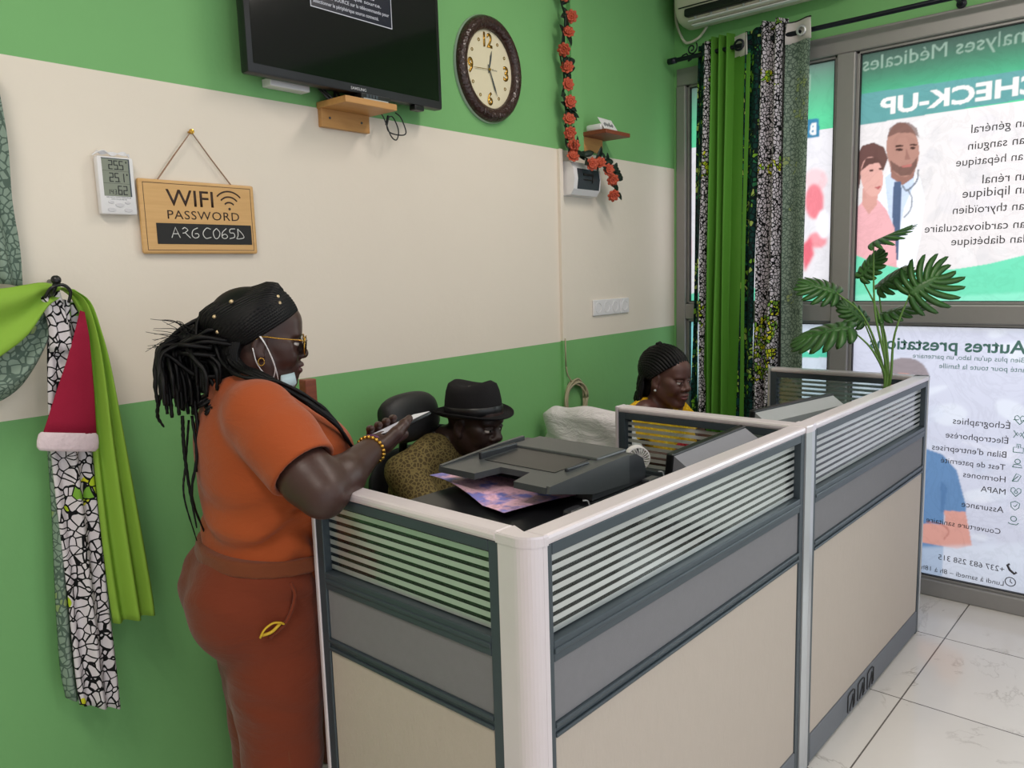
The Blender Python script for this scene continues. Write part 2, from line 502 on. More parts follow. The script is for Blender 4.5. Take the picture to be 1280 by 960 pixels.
# faint marbled shapes behind the list
for k in range(26):
    p.ell(random.uniform(1140, 1330), random.uniform(150, 330), random.uniform(5, 22), random.uniform(5, 16), random.choice([(205, 200, 202), (226, 222, 222), (212, 206, 210)]), 0.45, random.uniform(0, 180), 2)
# doctor
p.poly([(1098, 228), (1112, 212), (1130, 206), (1150, 222), (1156, 250), (1150, 300), (1140, 345), (1096, 345)], (232, 232, 240))
p.poly([(1106, 222), (1116, 214), (1143, 216), (1142, 232), (1130, 260), (1122, 300), (1114, 300)], (196, 206, 226))
p.poly([(1112, 200), (1146, 202), (1142, 222), (1128, 232), (1114, 222)], (150, 108, 98))
p.ell(1128.5, 187, 20.5, 34, (172, 128, 116), rot=-4)
p.poly([(1109, 172), (1112, 160), (1122, 153), (1136, 153), (1146, 160), (1149, 172), (1140, 166), (1122, 166)], (112, 82, 76), 0.8)
p.poly([(1112, 200), (1124, 208), (1138, 207), (1147, 196), (1146, 208), (1138, 219), (1126, 220), (1115, 212)], (96, 70, 66), 0.75)
p.poly([(1127, 207), (1140, 205), (1139, 208), (1128, 210)], (180, 110, 104))
p.ell(1124, 187, 4.5, 1.6, (70, 48, 46)); p.ell(1141, 185, 3.5, 1.6, (70, 48, 46))
p.poly([(1133, 186), (1138, 199), (1131, 200)], (140, 98, 90), 0.7)
p.poly([(1119, 182), (1129, 181), (1129, 183), (1119, 184)], (66, 44, 42)); p.poly([(1137, 180), (1146, 180), (1146, 182), (1137, 182)], (66, 44, 42))
p.poly([(1118, 227), (1126, 227), (1127, 238), (1123, 325), (1115, 325), (1116, 240)], (82, 96, 124))
p.curve([(1148, 212), (1146, 226), (1134, 238), (1128, 232)], 2.2, (92, 96, 104)); p.curve([(1134, 236), (1140, 248), (1138, 262), (1130, 272)], 1.8, (110, 114, 122))
# woman beside the doctor
p.poly([(1066, 265), (1078, 252), (1098, 250), (1108, 262), (1118, 285), (1122, 345), (1064, 345)], (226, 168, 172))
p.poly([(1078, 235), (1098, 235), (1096, 256), (1086, 268), (1078, 256)], (206, 152, 142))
p.poly([(1068, 222), (1070, 196), (1078, 182), (1092, 178), (1105, 184), (1110, 198), (1104, 214), (1092, 205), (1078, 210), (1074, 235), (1068, 240)], (104, 74, 70))
p.ell(1090, 221, 14, 25, (216, 164, 154), rot=-6)
p.poly([(1076, 214), (1082, 198), (1096, 196), (1105, 208), (1098, 203), (1086, 206)], (98, 70, 66))
p.ell(1089, 213, 3, 1.4, (80, 54, 52)); p.ell(1101, 211, 2.4, 1.3, (80, 54, 52)); p.poly([(1093, 234), (1102, 232), (1098, 237)], (178, 96, 98))
p.poly([(1062, 262), (1072, 240), (1070, 290), (1062, 330)], (236, 196, 192), 0.8, soft=2)
# green sweep along the foot
p.poly([(1050, 308), (1064, 316), (1084, 325), (1105, 331), (1150, 340), (1197, 336), (1235, 330), (1285, 318), (1340, 300), (1340, 395), (1050, 395)], (112, 208, 172))
p.poly([(1050, 372), (1110, 364), (1200, 370), (1340, 362), (1340, 395), (1050, 395)], (150, 228, 200), 0.7, soft=4)
p.text('CHECK-UP', 1100, 145, 0.078, 0.635, (236, 228, 224), 1.0, 0.03)
p.text('Analyses M\u00e9dicales', 1078, 95, 0.080, 0.70, (150, 172, 156), 0.8)
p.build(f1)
for txt, px, py in (('Bilan g\u00e9n\u00e9ral', 1214, 170), ('Bilan sanguin', 1210, 191), ('Bilan h\u00e9patique', 1195, 211.5), ('Bilan r\u00e9nal', 1228, 229.5), ('Bilan lipidique', 1203, 251), ('Bilan thyro\u00efdien', 1191, 271), ('Bilan cardiovasculaire', 1156, 291), ('Bilan diab\u00e9tique', 1189, 310)):
    bm = BM(); film_text(bm, txt, px, py, None, w=0.0196*len(txt)); obj('text_line', bm, m_ink, f1)

# lower main pane
f2 = thing('window_film', 'printed service list film with a man in blue polo, on the large lower pane', 'poster', (XF, 0.78, 0.68))
p = Print(1.311, 0.249, 0.09, 1.26, base=(206, 206, 222))
for k in range(60):
    p.ell(random.uniform(1060, 1330), random.uniform(400, 750), random.uniform(6, 40), random.uniform(3, 14), random.choice([(236, 240, 246), (196, 200, 218), (226, 224, 234), (210, 214, 230)]), 0.4, random.uniform(-30, 30), 2)
p.poly([(1050, 395), (1340, 397), (1340, 415), (1050, 412)], (236, 236, 244), 0.6, soft=3)
p.ell(1131, 474, 31, 27, (150, 138, 142)); p.ell(1128, 500, 25, 34, (198, 146, 134))
p.poly([(1112, 530), (1145, 530), (1150, 565), (1108, 565)], (196, 144, 132))
p.poly([(1060, 600), (1080, 572), (1110, 558), (1130, 570), (1155, 560), (1178, 568), (1196, 588), (1208, 634), (1206, 646), (1180, 640), (1178, 720), (1064, 720)], (104, 138, 180))
p.poly([(1176, 600), (1184, 610), (1180, 640), (1176, 640)], (84, 118, 162), 0.7)
p.poly([(1180, 638), (1207, 640), (1215, 682), (1196, 686), (1150, 678), (1110, 682), (1070, 670), (1072, 652), (1120, 660), (1160, 654), (1182, 656)], (218, 158, 146))
p.curve([(1158, 652), (1176, 655), (1186, 664), (1180, 674)], 1.6, (176, 112, 104))
p.poly([(1150, 684), (1330, 676), (1330, 770), (1150, 760)], (222, 228, 240), 0.5, soft=4)
p.build(f2)
bm = BM()
film_text(bm, 'Autres prestations', 1087, 440, 0.076, w=0.635, bold=0.02)
obj('heading_lettering', bm, m_inkg, f2)
bm = BM()
film_text(bm, "Bien plus qu'un labo, un partenaire", 1141, 449, None, w=0.44); obj('text_line', bm, m_inkg, f2)
bm = BM(); film_text(bm, 'sant\u00e9 pour toute la famille', 1174, 462, None, w=0.345); obj('text_line', bm, m_inkg, f2)
for txt, px, py, w in (('\u00c9chographies', 1191, 532, 0.222), ('\u00c9lectrophor\u00e8se', 1182, 549, 0.245), ("Bilan d'entreprises", 1165, 564, 0.295), ('Test de paternit\u00e9', 1176, 580, 0.255), ('Hormones', 1204, 596, 0.165), ('MAPA', 1226, 614, 0.095), ('Assurance', 1202, 633, 0.165), ('Couverture sanitaire', 1158, 652, 0.30), ('+237 683 258 315', 1173, 699, 0.265), ('Lundi \u00e0 samedi \u2013 8h \u00e0 18h', 1152, 711, 0.335)):
    bm = BM(); film_text(bm, txt, px, py, None, w=w); obj('text_line', bm, m_ink, f2)
# line icons beside the list
ICON = {}
def icon(cx, cy, pts, r=0.0018):
    bm = ICON.setdefault((cx, cy), BM())
    y, z = yz(cx, cy)
    tube(bm, [(XF-0.003, y-a*0.02, z+b*0.02) for a, b in pts], r, 5)
circ = lambda r=1, n=14, cx=0, cz=0: [(cx+r*math.cos(2*math.pi*k/n), cz+r*math.sin(2*math.pi*k/n)) for k in range(n+1)]
heart = [(0, -1), (-0.95, 0.1), (-0.9, 0.75), (-0.45, 0.95), (0, 0.5), (0.45, 0.95), (0.9, 0.75), (0.95, 0.1), (0, -1)]
icon(1275, 525, heart); icon(1275, 525, [(-1.2, 0), (-0.3, 0), (0, 0.5), (0.3, -0.4), (0.5, 0), (1.2, 0)])
icon(1274, 543, spline([(-1, -0.8, 0), (-0.3, 0.4, 0), (0.3, -0.4, 0), (1, 0.8, 0)], 12) and [(-1, -0.8), (-0.3, 0.4), (0.3, -0.4), (1, 0.8)]); icon(1274, 543, [(-1, 0.8), (-0.3, -0.3), (0.3, 0.4), (1, -0.8)])
icon(1273, 561, [(-0.9, -0.8), (-0.9, 0.3), (-0.3, 0.3), (-0.3, 1), (0.4, 1), (0.4, 0.3), (0.95, 0.3), (0.95, -0.8), (-0.9, -0.8)]); icon(1273, 561, [(0, 0.1), (0, 0.8)])
icon(1272, 579, circ(0.5, cz=0.4)); icon(1272, 579, [(-0.9, -0.9), (-0.6, -0.3), (0.6, -0.3), (0.9, -0.9), (-0.9, -0.9)])
icon(1271, 597, [(-0.8, -0.9), (-0.1, 0.9), (0.8, 0.5), (0.2, -0.8), (-0.8, -0.9)]); icon(1271, 597, [(-0.8, -0.9), (0.3, 0.4)])
icon(1270, 615, heart); icon(1270, 615, circ(0.3))
icon(1269, 632, [(0, 1), (0.85, 0.6), (0.7, -0.4), (0, -1), (-0.7, -0.4), (-0.85, 0.6), (0, 1)]); icon(1269, 632, [(-0.3, 0), (0, -0.25), (0.4, 0.4)])
icon(1267, 650, circ(0.55, cz=0.3)); icon(1267, 650, [(-1, -0.7), (-0.5, -0.95), (0.6, -0.95), (1, -0.5)])
for b_ in ICON.values(): obj('line_icon', b_, m_inkg, f2)
ICON = {}
icon(1265, 711, [(0.9, -0.6), (0.5, -1), (-0.4, -0.3), (-0.9, 0.7), (-0.5, 1)], 0.005); icon(1263, 727, circ(1.0), 0.002); icon(1263, 727, [(0, 0.6), (0, 0), (0.4, -0.3)], 0.002)
for b_ in ICON.values(): obj('contact_icon', b_, m_ink, f2)

# narrow pane behind the curtains
f3 = thing('window_film', 'printed film with pink and white picture on the narrow pane behind the curtains', 'poster', (XF, 1.8, 1.93))
p = Print(2.187, 1.423, 1.368, 2.5, base=(228, 222, 226))
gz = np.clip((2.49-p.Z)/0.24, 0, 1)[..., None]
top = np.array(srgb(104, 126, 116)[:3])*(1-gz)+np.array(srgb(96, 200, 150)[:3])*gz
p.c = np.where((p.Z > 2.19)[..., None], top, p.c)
p.poly([(1003, 150), (1024, 148), (1024, 171), (1003, 174)], (64, 128, 162))
p.ell(1020, 225, 14, 14, (240, 200, 204), soft=3); p.ell(1018, 252, 12, 22, (232, 130, 140), soft=3); p.ell(1022, 300, 12, 10, (236, 150, 158), soft=3); p.ell(1030, 280, 9, 18, (244, 240, 246), soft=3)
p.poly([(1000, 308), (1014, 296), (1018, 318), (1006, 340)], (230, 110, 124), soft=3)
p.ell(858, 262, 6, 26, (196, 206, 232), soft=2); p.ell(860, 310, 5, 20, (240, 190, 200), soft=2)
p.poly([(850, 368), (1045, 352), (1045, 390), (850, 390)], (110, 214, 176))
p.text('Labo', 966, 122, 0.075, 0.19, (150, 172, 156), 0.8)
p.text('B', 1012, 169, 0.055, 0.030, (240, 236, 236), 1.0, 0.03)
p.build(f3)
f4 = thing('window_film', 'printed pale green film on the narrow lower pane behind the curtains', 'poster', (XF, 1.8, 0.68))
p = Print(2.187, 1.423, 0.09, 1.26, base=(206, 214, 226))
p.poly([(1000, 420), (1038, 421), (1036, 447), (1000, 447)], (92, 200, 168))
p.poly([(840, 402), (872, 402), (872, 700), (840, 700)], (120, 220, 220), 0.8)
p.text('B', 1008, 441, 0.07, 0.045, (240, 240, 240), 1.0, 0.02)
p.build(f4)
m_clear = glass_mat('clear_window_glass', (0.94, 0.97, 0.96, 1))
for ya, yb in panes[2:]:
    for z0, z1 in ((0.09, 1.26), (1.368, 2.5)):
        bm = BM(); box(bm, (XF, yb+0.012, z0), (XF+0.006, ya-0.012, z1)); struct('window_glass', bm, m_clear, win)
# pavement outside
bm = BM(); box(bm, (XW+0.13, -9, -0.12), (XW+9, 8, -0.02)); struct('ground_outside', bm, mat('pale_pavement', srgb(190, 184, 176), 0.85))
# ------------------------------------------------------------------ reception counter of partition panels
m_cap = mat('satin_white_aluminium', srgb(226, 216, 221), 0.32, 0.25, 0.02, 30)
m_silver = mat('silver_aluminium', srgb(196, 198, 202), 0.3, 0.5, 0.02, 30)
m_frame = mat('slate_frame', srgb(64, 74, 82), 0.4, 0.15, 0.05, 30)
m_greyp = mat('grey_fabric_board', srgb(124, 122, 126), 0.75, 0, 0.05, 60, 0.12, 500)
m_beige = mat('beige_fabric_board', srgb(190, 177, 166), 0.7, 0, 0.03, 40, 0.25, 160, stretch=(1, 1, 0.35))
m_kick = mat('grey_kick_board', srgb(104, 108, 116), 0.5, 0, 0.04, 40)
m_pglass = glass_mat('clear_panel_glass', (0.80, 0.86, 0.84, 1))
def stripe_mat():
    t = NT('reflective_frosted_stripe'); t.n.remove(t.bsdf)
    gl = t.new('ShaderNodeBsdfGlossy'); gl.inputs['Roughness'].default_value = 0.22; gl.inputs[0].default_value = (1.0, 1.0, 1.0, 1)
    c = t.mix(t.noise(30, t.coord()), (0.86, 0.89, 0.88, 1), (0.93, 0.96, 0.95, 1))
    df = t.new('ShaderNodeBsdfDiffuse'); tl = t.new('ShaderNodeBsdfTranslucent'); t.link(c, df.inputs[0]); t.link(c, tl.inputs[0])
    tr = t.new('ShaderNodeBsdfTransparent'); tr.inputs[0].default_value = (0.8, 0.86, 0.84, 1)
    last = tl.outputs[0]
    for f, nd in ((0.50, df), (0.42, gl), (0.10, tr)):
        m = t.new('ShaderNodeMixShader'); m.inputs[0].default_value = f; t.link(last, m.inputs[1]); t.link(nd.outputs[0], m.inputs[2]); last = m.outputs[0]
    t.link(last, t.out.inputs[0]); return t.m
m_stripe = stripe_mat()
PT = 0.045
def partition(label, L, M, kick_slots=False, left_edge=False, right_edge=False, group='partition panels of the reception counter'):
    """local x along the panel, y inward from the outer face, z up"""
    t = thing('partition_panel', label, 'partition', M=M, group=group)
    def part(name, boxes, m, bev=0.002, lab=None):
        bm = BM()
        for lo, hi in boxes: box(bm, lo, hi, bev, 0, M)
        return obj(name, bm, m, t, label=lab)
    part('cap', [((0, -0.004, 1.072), (L, PT+0.004, 1.092))], m_cap, 0.007)
    s = 0.026; g0, g1 = 0.886, 1.05
    part('frame', [((0, 0, 0), (s, PT, 1.072)), ((L-s, 0, 0), (L, PT, 1.072)), ((s, 0, g1), (L-s, PT, 1.072)),
                   ((s, 0, 0.846), (L-s, PT, g0)), ((s, -0.003, 0.862), (L-s, PT+0.003, 0.872)),
                   ((s, -0.002, 0.698), (L-s, PT+0.002, 0.706)), ((s, 0.003, 0.706), (L-s, PT-0.003, 0.717)), ((s, -0.002, 0.717), (L-s, PT+0.002, 0.726))], m_frame)
    part('glass_pane', [((s-0.004, PT/2-0.002, g0-0.004), (L-s+0.004, PT/2+0.002, g1+0.004))], m_pglass, 0)
    n = 8; pitch = (g1-g0-0.006)/n
    part('frosted_stripes', [((s, PT/2-0.0032, g0+0.004+k*pitch), (L-s, PT/2-0.0024, g0+0.004+k*pitch+pitch*0.56)) for k in range(n)], m_stripe, 0)
    part('grey_board', [((s, 0.005, 0.726), (L-s, PT-0.005, 0.846))], m_greyp, 0.002)
    part('beige_board', [((s, 0.003, 0.10), (L-s, PT-0.003, 0.698))], m_beige, 0.004)
    k = part('kick_board', [((s, -0.001, 0.008), (L-s, PT+0.001, 0.10))], m_kick, 0.003)
    if kick_slots:
        bm = BM()
        for i in range(3):
            x0 = 0.36+i*0.10
            pts = [(x0, -0.003, 0.022), (x0, -0.003, 0.082), (x0+0.018, -0.003, 0.088), (x0+0.05, -0.003, 0.088), (x0+0.066, -0.003, 0.082), (x0+0.066, -0.003, 0.03), (x0+0.054, -0.003, 0.02), (x0+0.05, -0.003, 0.07), (x0+0.02, -0.003, 0.02)]
            tube(bm, [M @ Vector(p) for p in pts], 0.0018, 6)
        obj('socket_knockout', bm, m_darkgap, k)
    if left_edge: part('end_trim', [((-0.012, -0.003, 0), (0, PT+0.003, 1.092))], m_cap, 0.003)
    if right_edge: part('end_trim', [((L, -0.003, 0), (L+0.012, PT+0.003, 1.092))], m_silver, 0.003)
    return t
def frame_m(o, ax, ay): return Matrix(((ax[0], ay[0], 0, o[0]), (ax[1], ay[1], 0, o[1]), (0, 0, 1, 0), (0, 0, 0, 1)))
partition('long counter panel with bright frosted stripes, between the rounded corner post and the joint post', 1.178, frame_m((1.024, 0.858), (1, 0), (0, 1)))
partition('long counter panel nearest the window, with cable knockouts in its grey kick board', 1.205, frame_m((2.268, 0.858), (1, 0), (0, 1)), kick_slots=True, right_edge=True)
partition('short counter end panel beside the woman in orange, with dim frosted stripes', 0.572, frame_m((0.995, 1.510), (0, -1), (1, 0)), left_edge=True)
partition('divider panel between the two desks, with yellow clothing seen through its stripes', 0.60, frame_m((2.212, 1.503), (0, -1), (1, 0)), left_edge=True)
partition('short counter end panel closest to the poster window, seen from its inner side', 0.60, frame_m((3.485, 0.905), (0, 1), (-1, 0)), right_edge=True)
# posts
def post(label, poly, z1, capm, bodym):
    c = sum((Vector((a, b, 0)) for a, b in poly), Vector())/len(poly)
    t = thing('corner_post', label, 'post', c)
    bm = BM(); loft(bm, [[Vector((a, b, z)) for a, b in poly] for z in (0.0, z1-0.02)]); obj('column', bm, bodym, t)
    bm = BM(); e = [(c.x+(a-c.x)*1.07, c.y+(b-c.y)*1.07) for a, b in poly]
    loft(bm, [[Vector((a, b, z)) for a, b in q] for z, q in ((z1-0.02, e), (z1-0.004, e), (z1, poly))]); obj('post_cap', bm, capm, t)
    return t
arc = [(1.035-0.042*math.cos(k/10*math.pi/2), 0.90-0.044*math.sin(k/10*math.pi/2)) for k in range(11)]
post('white rounded corner post of the counter, nearest to the camera', [(0.993, 0.938)]+arc[0:]+[(1.0245, 0.857), (1.0245, 0.903), (1.04, 0.938)], 1.0925, m_cap, m_cap)
post('slim silver joint post between the two long counter panels', [(2.2025, 0.854), (2.235, 0.850), (2.2675, 0.854), (2.2675, 0.9035), (2.2025, 0.9035)], 1.094, m_cap, m_silver)
post('silver corner post at the window end of the counter', [(3.486, 0.857), (3.487, 0.904), (3.44, 0.9045), (3.4735, 0.9035), (3.4735, 0.857)][:3]+[(3.4740, 0.9042), (3.4740, 0.857)], 1.092, m_silver, m_silver)

# desks behind the panels
m_desk = mat('dark_walnut_laminate', srgb(70, 62, 58), 0.45, 0, 0.12, 8, stretch=(0.2, 3, 3))
def desk(label, x0, x1):
    t = thing('desk', label, 'desk', ((x0+x1)/2, 1.2, 0), group='desks behind the counter panels')
    bm = BM(); box(bm, (x0, 0.906, 0.725), (x1, 1.47, 0.75), 0.004); obj('worktop', bm, m_desk, t)
    for x in (x0+0.02, x1-0.05):
        for y in (0.94, 1.42):
            bm = BM(); box(bm, (x, y, 0), (x+0.03, y+0.03, 0.725), 0.003); obj('leg', bm, m_frame, t)
    bm = BM(); box(bm, (x0+0.05, 0.93, 0.35), (x1-0.05, 0.94, 0.725), 0.001); obj('modesty_panel', bm, m_greyp, t)
desk('dark desk behind the long panel at the printer', 1.045, 2.205)
desk('dark desk behind the long panel nearest the window', 2.262, 3.435)
# ------------------------------------------------------------------ things on the left wall
m_black = mat('black_plastic', srgb(20, 20, 22), 0.35, 0, 0.1, 30)
m_gloss = mat('glossy_black', srgb(8, 8, 10), 0.08, 0, 0.05, 10)
m_white = mat('white_plastic', srgb(228, 226, 228), 0.4, 0, 0.03, 20)
m_wirew = mat('off_white_cable', srgb(205, 200, 185), 0.5, 0, 0.04)
def wood_mat(name, c1, c2, sc=(3, 40, 40)):
    t = NT(name); v = t.coord('Object', sc)
    f = t.noise(2.0, v, 6, 0.65, 0.6)
    t.set(Base_Color=t.mix(f, srgb(*c1), srgb(*c2)), Roughness=0.45)
    t.bump(f, 0.1, 0.002)
    return t.m
m_oak = wood_mat('oak', (212, 162, 98), (172, 120, 66)); m_bamboo = wood_mat('bamboo', (224, 182, 122), (196, 148, 88), (2, 60, 60))
m_redwood = wood_mat('red_stained_wood', (150, 82, 56), (104, 48, 34))
def wbox(bm, s0, s1, d0, d1, z0, z1, bev=0.0, mi=0): return box(bm, (s0, -d1, z0), (s1, -d0, z1), bev, mi, WALL)

# television
tv = thing('television', 'black flat television on the green upper wall, showing a small text box', 'television', wp(-2.28, 0.08, 2.36))
bm = BM(); wbox(bm, -2.668, -1.895, 0.06, 0.10, 2.128, 2.585, 0.008); obj('casing', bm, m_black, tv, True, angle=40)
bm = BM(); wbox(bm, -2.65, -1.913, 0.0995, 0.1012, 2.155, 2.568); scr = obj('screen', bm, m_gloss, tv)
bm = BM(); wbox(bm, -2.55, -2.02, 0.02, 0.061, 2.175, 2.50, 0.01); obj('back_housing', bm, m_black, tv)
bm = BM(); wbox(bm, -2.35, -2.2, 0.0, 0.021, 2.25, 2.45, 0.002); obj('wall_bracket', bm, m_black, tv)
bm = BM(); wbox(bm, -2.443, -2.120, 0.1012, 0.1020, 2.352, 2.455); box_o = obj('message_box', bm, mat('message_box_blue', srgb(30, 32, 48), 0.2), scr)
bm = BM()
for a in ((-2.443, -2.120, 2.352, 2.3545), (-2.443, -2.4405, 2.352, 2.455), (-2.1225, -2.120, 2.352, 2.455)): wbox(bm, a[0], a[1], 0.1019, 0.1024, a[2], a[3])
t_ = NT('screen_white'); t_.set(Base_Color=(0.3, 0.3, 0.33, 1), Emission_Color=t_.mix(t_.noise(3), (0.62, 0.64, 0.72, 1), (0.7, 0.72, 0.8, 1)), Emission_Strength=0.35); m_scrw = t_.m
obj('message_outline', bm, m_scrw, scr)
bm = BM()
for txt, z, w in (('s\u00e9lectionner le p\u00e9riph\u00e9rique source connect\u00e9.', 2.363, 0.255), ('Appuyez sur SOURCE sur la t\u00e9l\u00e9commande pour', 2.383, 0.30), ('le p\u00e9riph\u00e9rique source.', 2.403, 0.225), ('V\u00e9rifiez les c\u00e2bles et les', 2.423, 0.24)):
    text_into(bm, txt, w, 0.0145, wall_text(-2.432 if w > 0.235 else -2.39, 0.1021, z), 0.01, 0.0003)
obj('message_text', bm, m_scrw, scr)
bm = BM(); text_into(bm, 'SAMSUNG', 0.062, 0.0095, wall_text(-2.305, 0.1001, 2.137), 0.02, 0.0004); obj('brand_lettering', bm, mat('silver_print', srgb(205, 205, 210), 0.3, 0.4), tv)
bm = BM(); wbox(bm, -2.03, -1.985, 0.07, 0.10, 2.112, 2.129, 0.004); obj('remote_sensor', bm, m_black, tv)
bm = BM(); wbox(bm, -2.56, -2.42, 0.0, 0.045, 2.118, 2.142, 0.003); tag1(obj('power_strip', bm, m_white), 'white cable box on the green wall beneath the television', 'cable box')

# oak shelf with receiver
sh = thing('wall_shelf', 'small oak shelf with backboard under the television', 'shelf', wp(-2.25, 0, 2.06))
bm = BM(); wbox(bm, -2.362, -2.165, 0.0, 0.018, 2.028, 2.088, 0.002); obj('backboard', bm, m_oak, sh)
bm = BM(); wbox(bm, -2.366, -2.155, 0.0, 0.145, 2.084, 2.104, 0.002); obj('board', bm, m_oak, sh)
for s in (-2.33, -2.20):
    bm = BM(); lathe(bm, [(0.004, 0), (0.004, 0.002), (0.001, 0.003)], 10, WALL @ Matrix.Translation((s, -0.018, 2.058)) @ Matrix.Rotation(math.pi/2, 4, 'X')); obj('screw', bm, m_frame, sh)
rc = thing('set_top_box', 'small black set-top box standing on the oak shelf', 'receiver', wp(-2.22, 0.08, 2.104))
bm = BM(); wbox(bm, -2.285, -2.165, 0.02, 0.125, 2.105, 2.126, 0.003); obj('casing', bm, m_black, rc)
bm = BM(); wbox(bm, -2.277, -2.175, 0.1245, 0.1262, 2.107, 2.112); obj('front_strip', bm, m_silver, rc)
bm = BM()
for i in range(4): wbox(bm, -2.265+i*0.013, -2.257+i*0.013, 0.1245, 0.126, 2.114, 2.124)
obj('ports', bm, m_frame, rc)
bm = BM()
tube(bm, spline([wp(-2.39, 0.03, 2.15), wp(-2.35, 0.06, 2.10), wp(-2.33, 0.05, 2.128), wp(-2.31, 0.03, 2.112), wp(-2.29, 0.04, 2.122)], 30), 0.004, 6)
tube(bm, spline([wp(-2.375, 0.03, 2.15), wp(-2.335, 0.05, 2.11), wp(-2.32, 0.04, 2.14), wp(-2.29, 0.03, 2.12)], 30), 0.004, 6)
tag1(obj('cable', bm, m_black), 'black cables curling between television and oak shelf', 'cable')
bm = BM()
tube(bm, spline([wp(-2.165, 0.06, 2.10), wp(-2.148, 0.07, 2.075), wp(-2.12, 0.07, 2.02), wp(-2.09, 0.065, 2.01), wp(-2.075, 0.06, 2.045), wp(-2.10, 0.06, 2.085), wp(-2.125, 0.06, 2.07), wp(-2.12, 0.06, 2.035), wp(-2.07, 0.06, 2.028), wp(-2.04, 0.06, 2.04), wp(-2.06, 0.06, 2.085), wp(-2.085, 0.06, 2.10)], 60), 0.0022, 6)
tube(bm, [wp(-2.128, 0.06, 2.055), wp(-2.118, 0.06, 2.085)], 0.005, 6)
tag1(obj('coiled_cable', bm, m_black), 'thin black looped cable hanging off the edge of the oak shelf', 'cable')

# clock
clock = thing('wall_clock', 'oval wall clock with dark brown rim and gold numerals', 'clock', wp(-1.535, 0, 2.34))
CM = WALL @ Matrix.Translation((-1.535, 0, 2.342)) @ Matrix.Rotation(math.pi/2, 4, 'X')   # local z out of the wall
SC = Matrix.Diagonal((0.188, 0.2, 1, 1))
t_ = NT('dark_brown_rim'); v = t_.coord('Object', (1, 1, 1)); vo = t_.new('ShaderNodeTexVoronoi'); vo.inputs['Scale'].default_value = 110; t_.link(v, vo.inputs['Vector'])
t_.set(Base_Color=t_.mix(vo.outputs['Distance'], srgb(66, 42, 38), srgb(40, 24, 22)), Roughness=0.28); t_.bump(vo.outputs['Distance'], 0.5, 0.004); m_rim = t_.m
bm = BM(); lathe(bm, [(1.0, 0), (1.0, 0.014), (0.97, 0.028), (0.90, 0.038), (0.82, 0.036), (0.745, 0.026), (0.735, 0.018), (0.735, 0.004)], 64, CM @ SC, caps=False)
obj('rim', bm, m_rim, clock, True)
bm = BM(); lathe(bm, [(1.012, 0), (1.016, 0.006), (1.0, 0.012)], 64, CM @ SC, caps=False); obj('rim_edge', bm, m_silver, clock, True)
bm = BM(); lathe(bm, [(0.742, 0.006), (0.742, 0.010), (0.70, 0.0102)], 64, CM @ SC); face = obj('dial', bm, mat('ivory_dial', srgb(226, 216, 186), 0.45, 0, 0.03), clock)
m_gold = mat('gold', srgb(196, 150, 62), 0.25, 0.8, 0.1, 30)
CT = lambda x, y: CM @ Matrix.Translation((x, y, 0.0103))
for tx, w_, h_, x_, y_ in (('12', .052, .055, -.028, .082), ('3', .03, .058, .088, -.029), ('6', .03, .052, -.013, -.135), ('9', .03, .058, -.122, -.029)):
    bm = BM(); text_into(bm, tx, w_, h_, CT(x_, y_), 0.03, 0.002); obj('numeral', bm, m_gold, face)
for k in range(12):
    if k % 3: 
        a = math.pi/2-k*math.pi/6
        bm = BM(); lathe(bm, [(0.0065, 0), (0.0065, 0.0015), (0.0035, 0.0015), (0.0035, 0)], 12, CT(0.11*math.cos(a), 0.118*math.sin(a)), caps=False); obj('hour_marker', bm, m_gold, face)
bm = BM(); text_into(bm, 'Quartz', 0.03, 0.008, CT(0.02, -0.002), 0, 0.0003); obj('dial_lettering', bm, m_frame, face)
def hand(name, ang, L, w, off, m):
    bm = BM(); R = CM @ Matrix.Translation((0, 0, off)) @ Matrix.Rotation(-math.radians(ang), 4, 'Z')
    a = [Vector(p) for p in ((-w*0.5, -L*0.18, 0), (w*0.5, -L*0.18, 0), (w, L*0.7, 0), (0, L, 0), (-w, L*0.7, 0))]
    loft(bm, [[R @ p for p in a], [R @ (p+Vector((0, 0, 0.0012))) for p in a]])
    lathe(bm, [(0.006, 0), (0.006, 0.0015), (0.001, 0.002)], 12, R); return obj(name, bm, m, clock)
hand('hour_hand', 14, 0.075, 0.0035, 0.0125, m_frame); hand('minute_hand', 156, 0.105, 0.003, 0.014, m_frame); hand('second_hand', 266, 0.10, 0.0012, 0.0155, m_gold)
bm = BM()   # carved flower at the foot of the rim
for k in range(9):
    a = math.radians(250+k*5); ellipsoid(bm, (0, 0, 0), (0.016, 0.010, 0.007), CM @ Matrix.Translation((0.165*math.cos(a), 0.176*math.sin(a), 0.036)) @ Matrix.Rotation(a+k, 4, 'Z'), 10, 6)
obj('carved_ornament', bm, m_rim, clock, True)

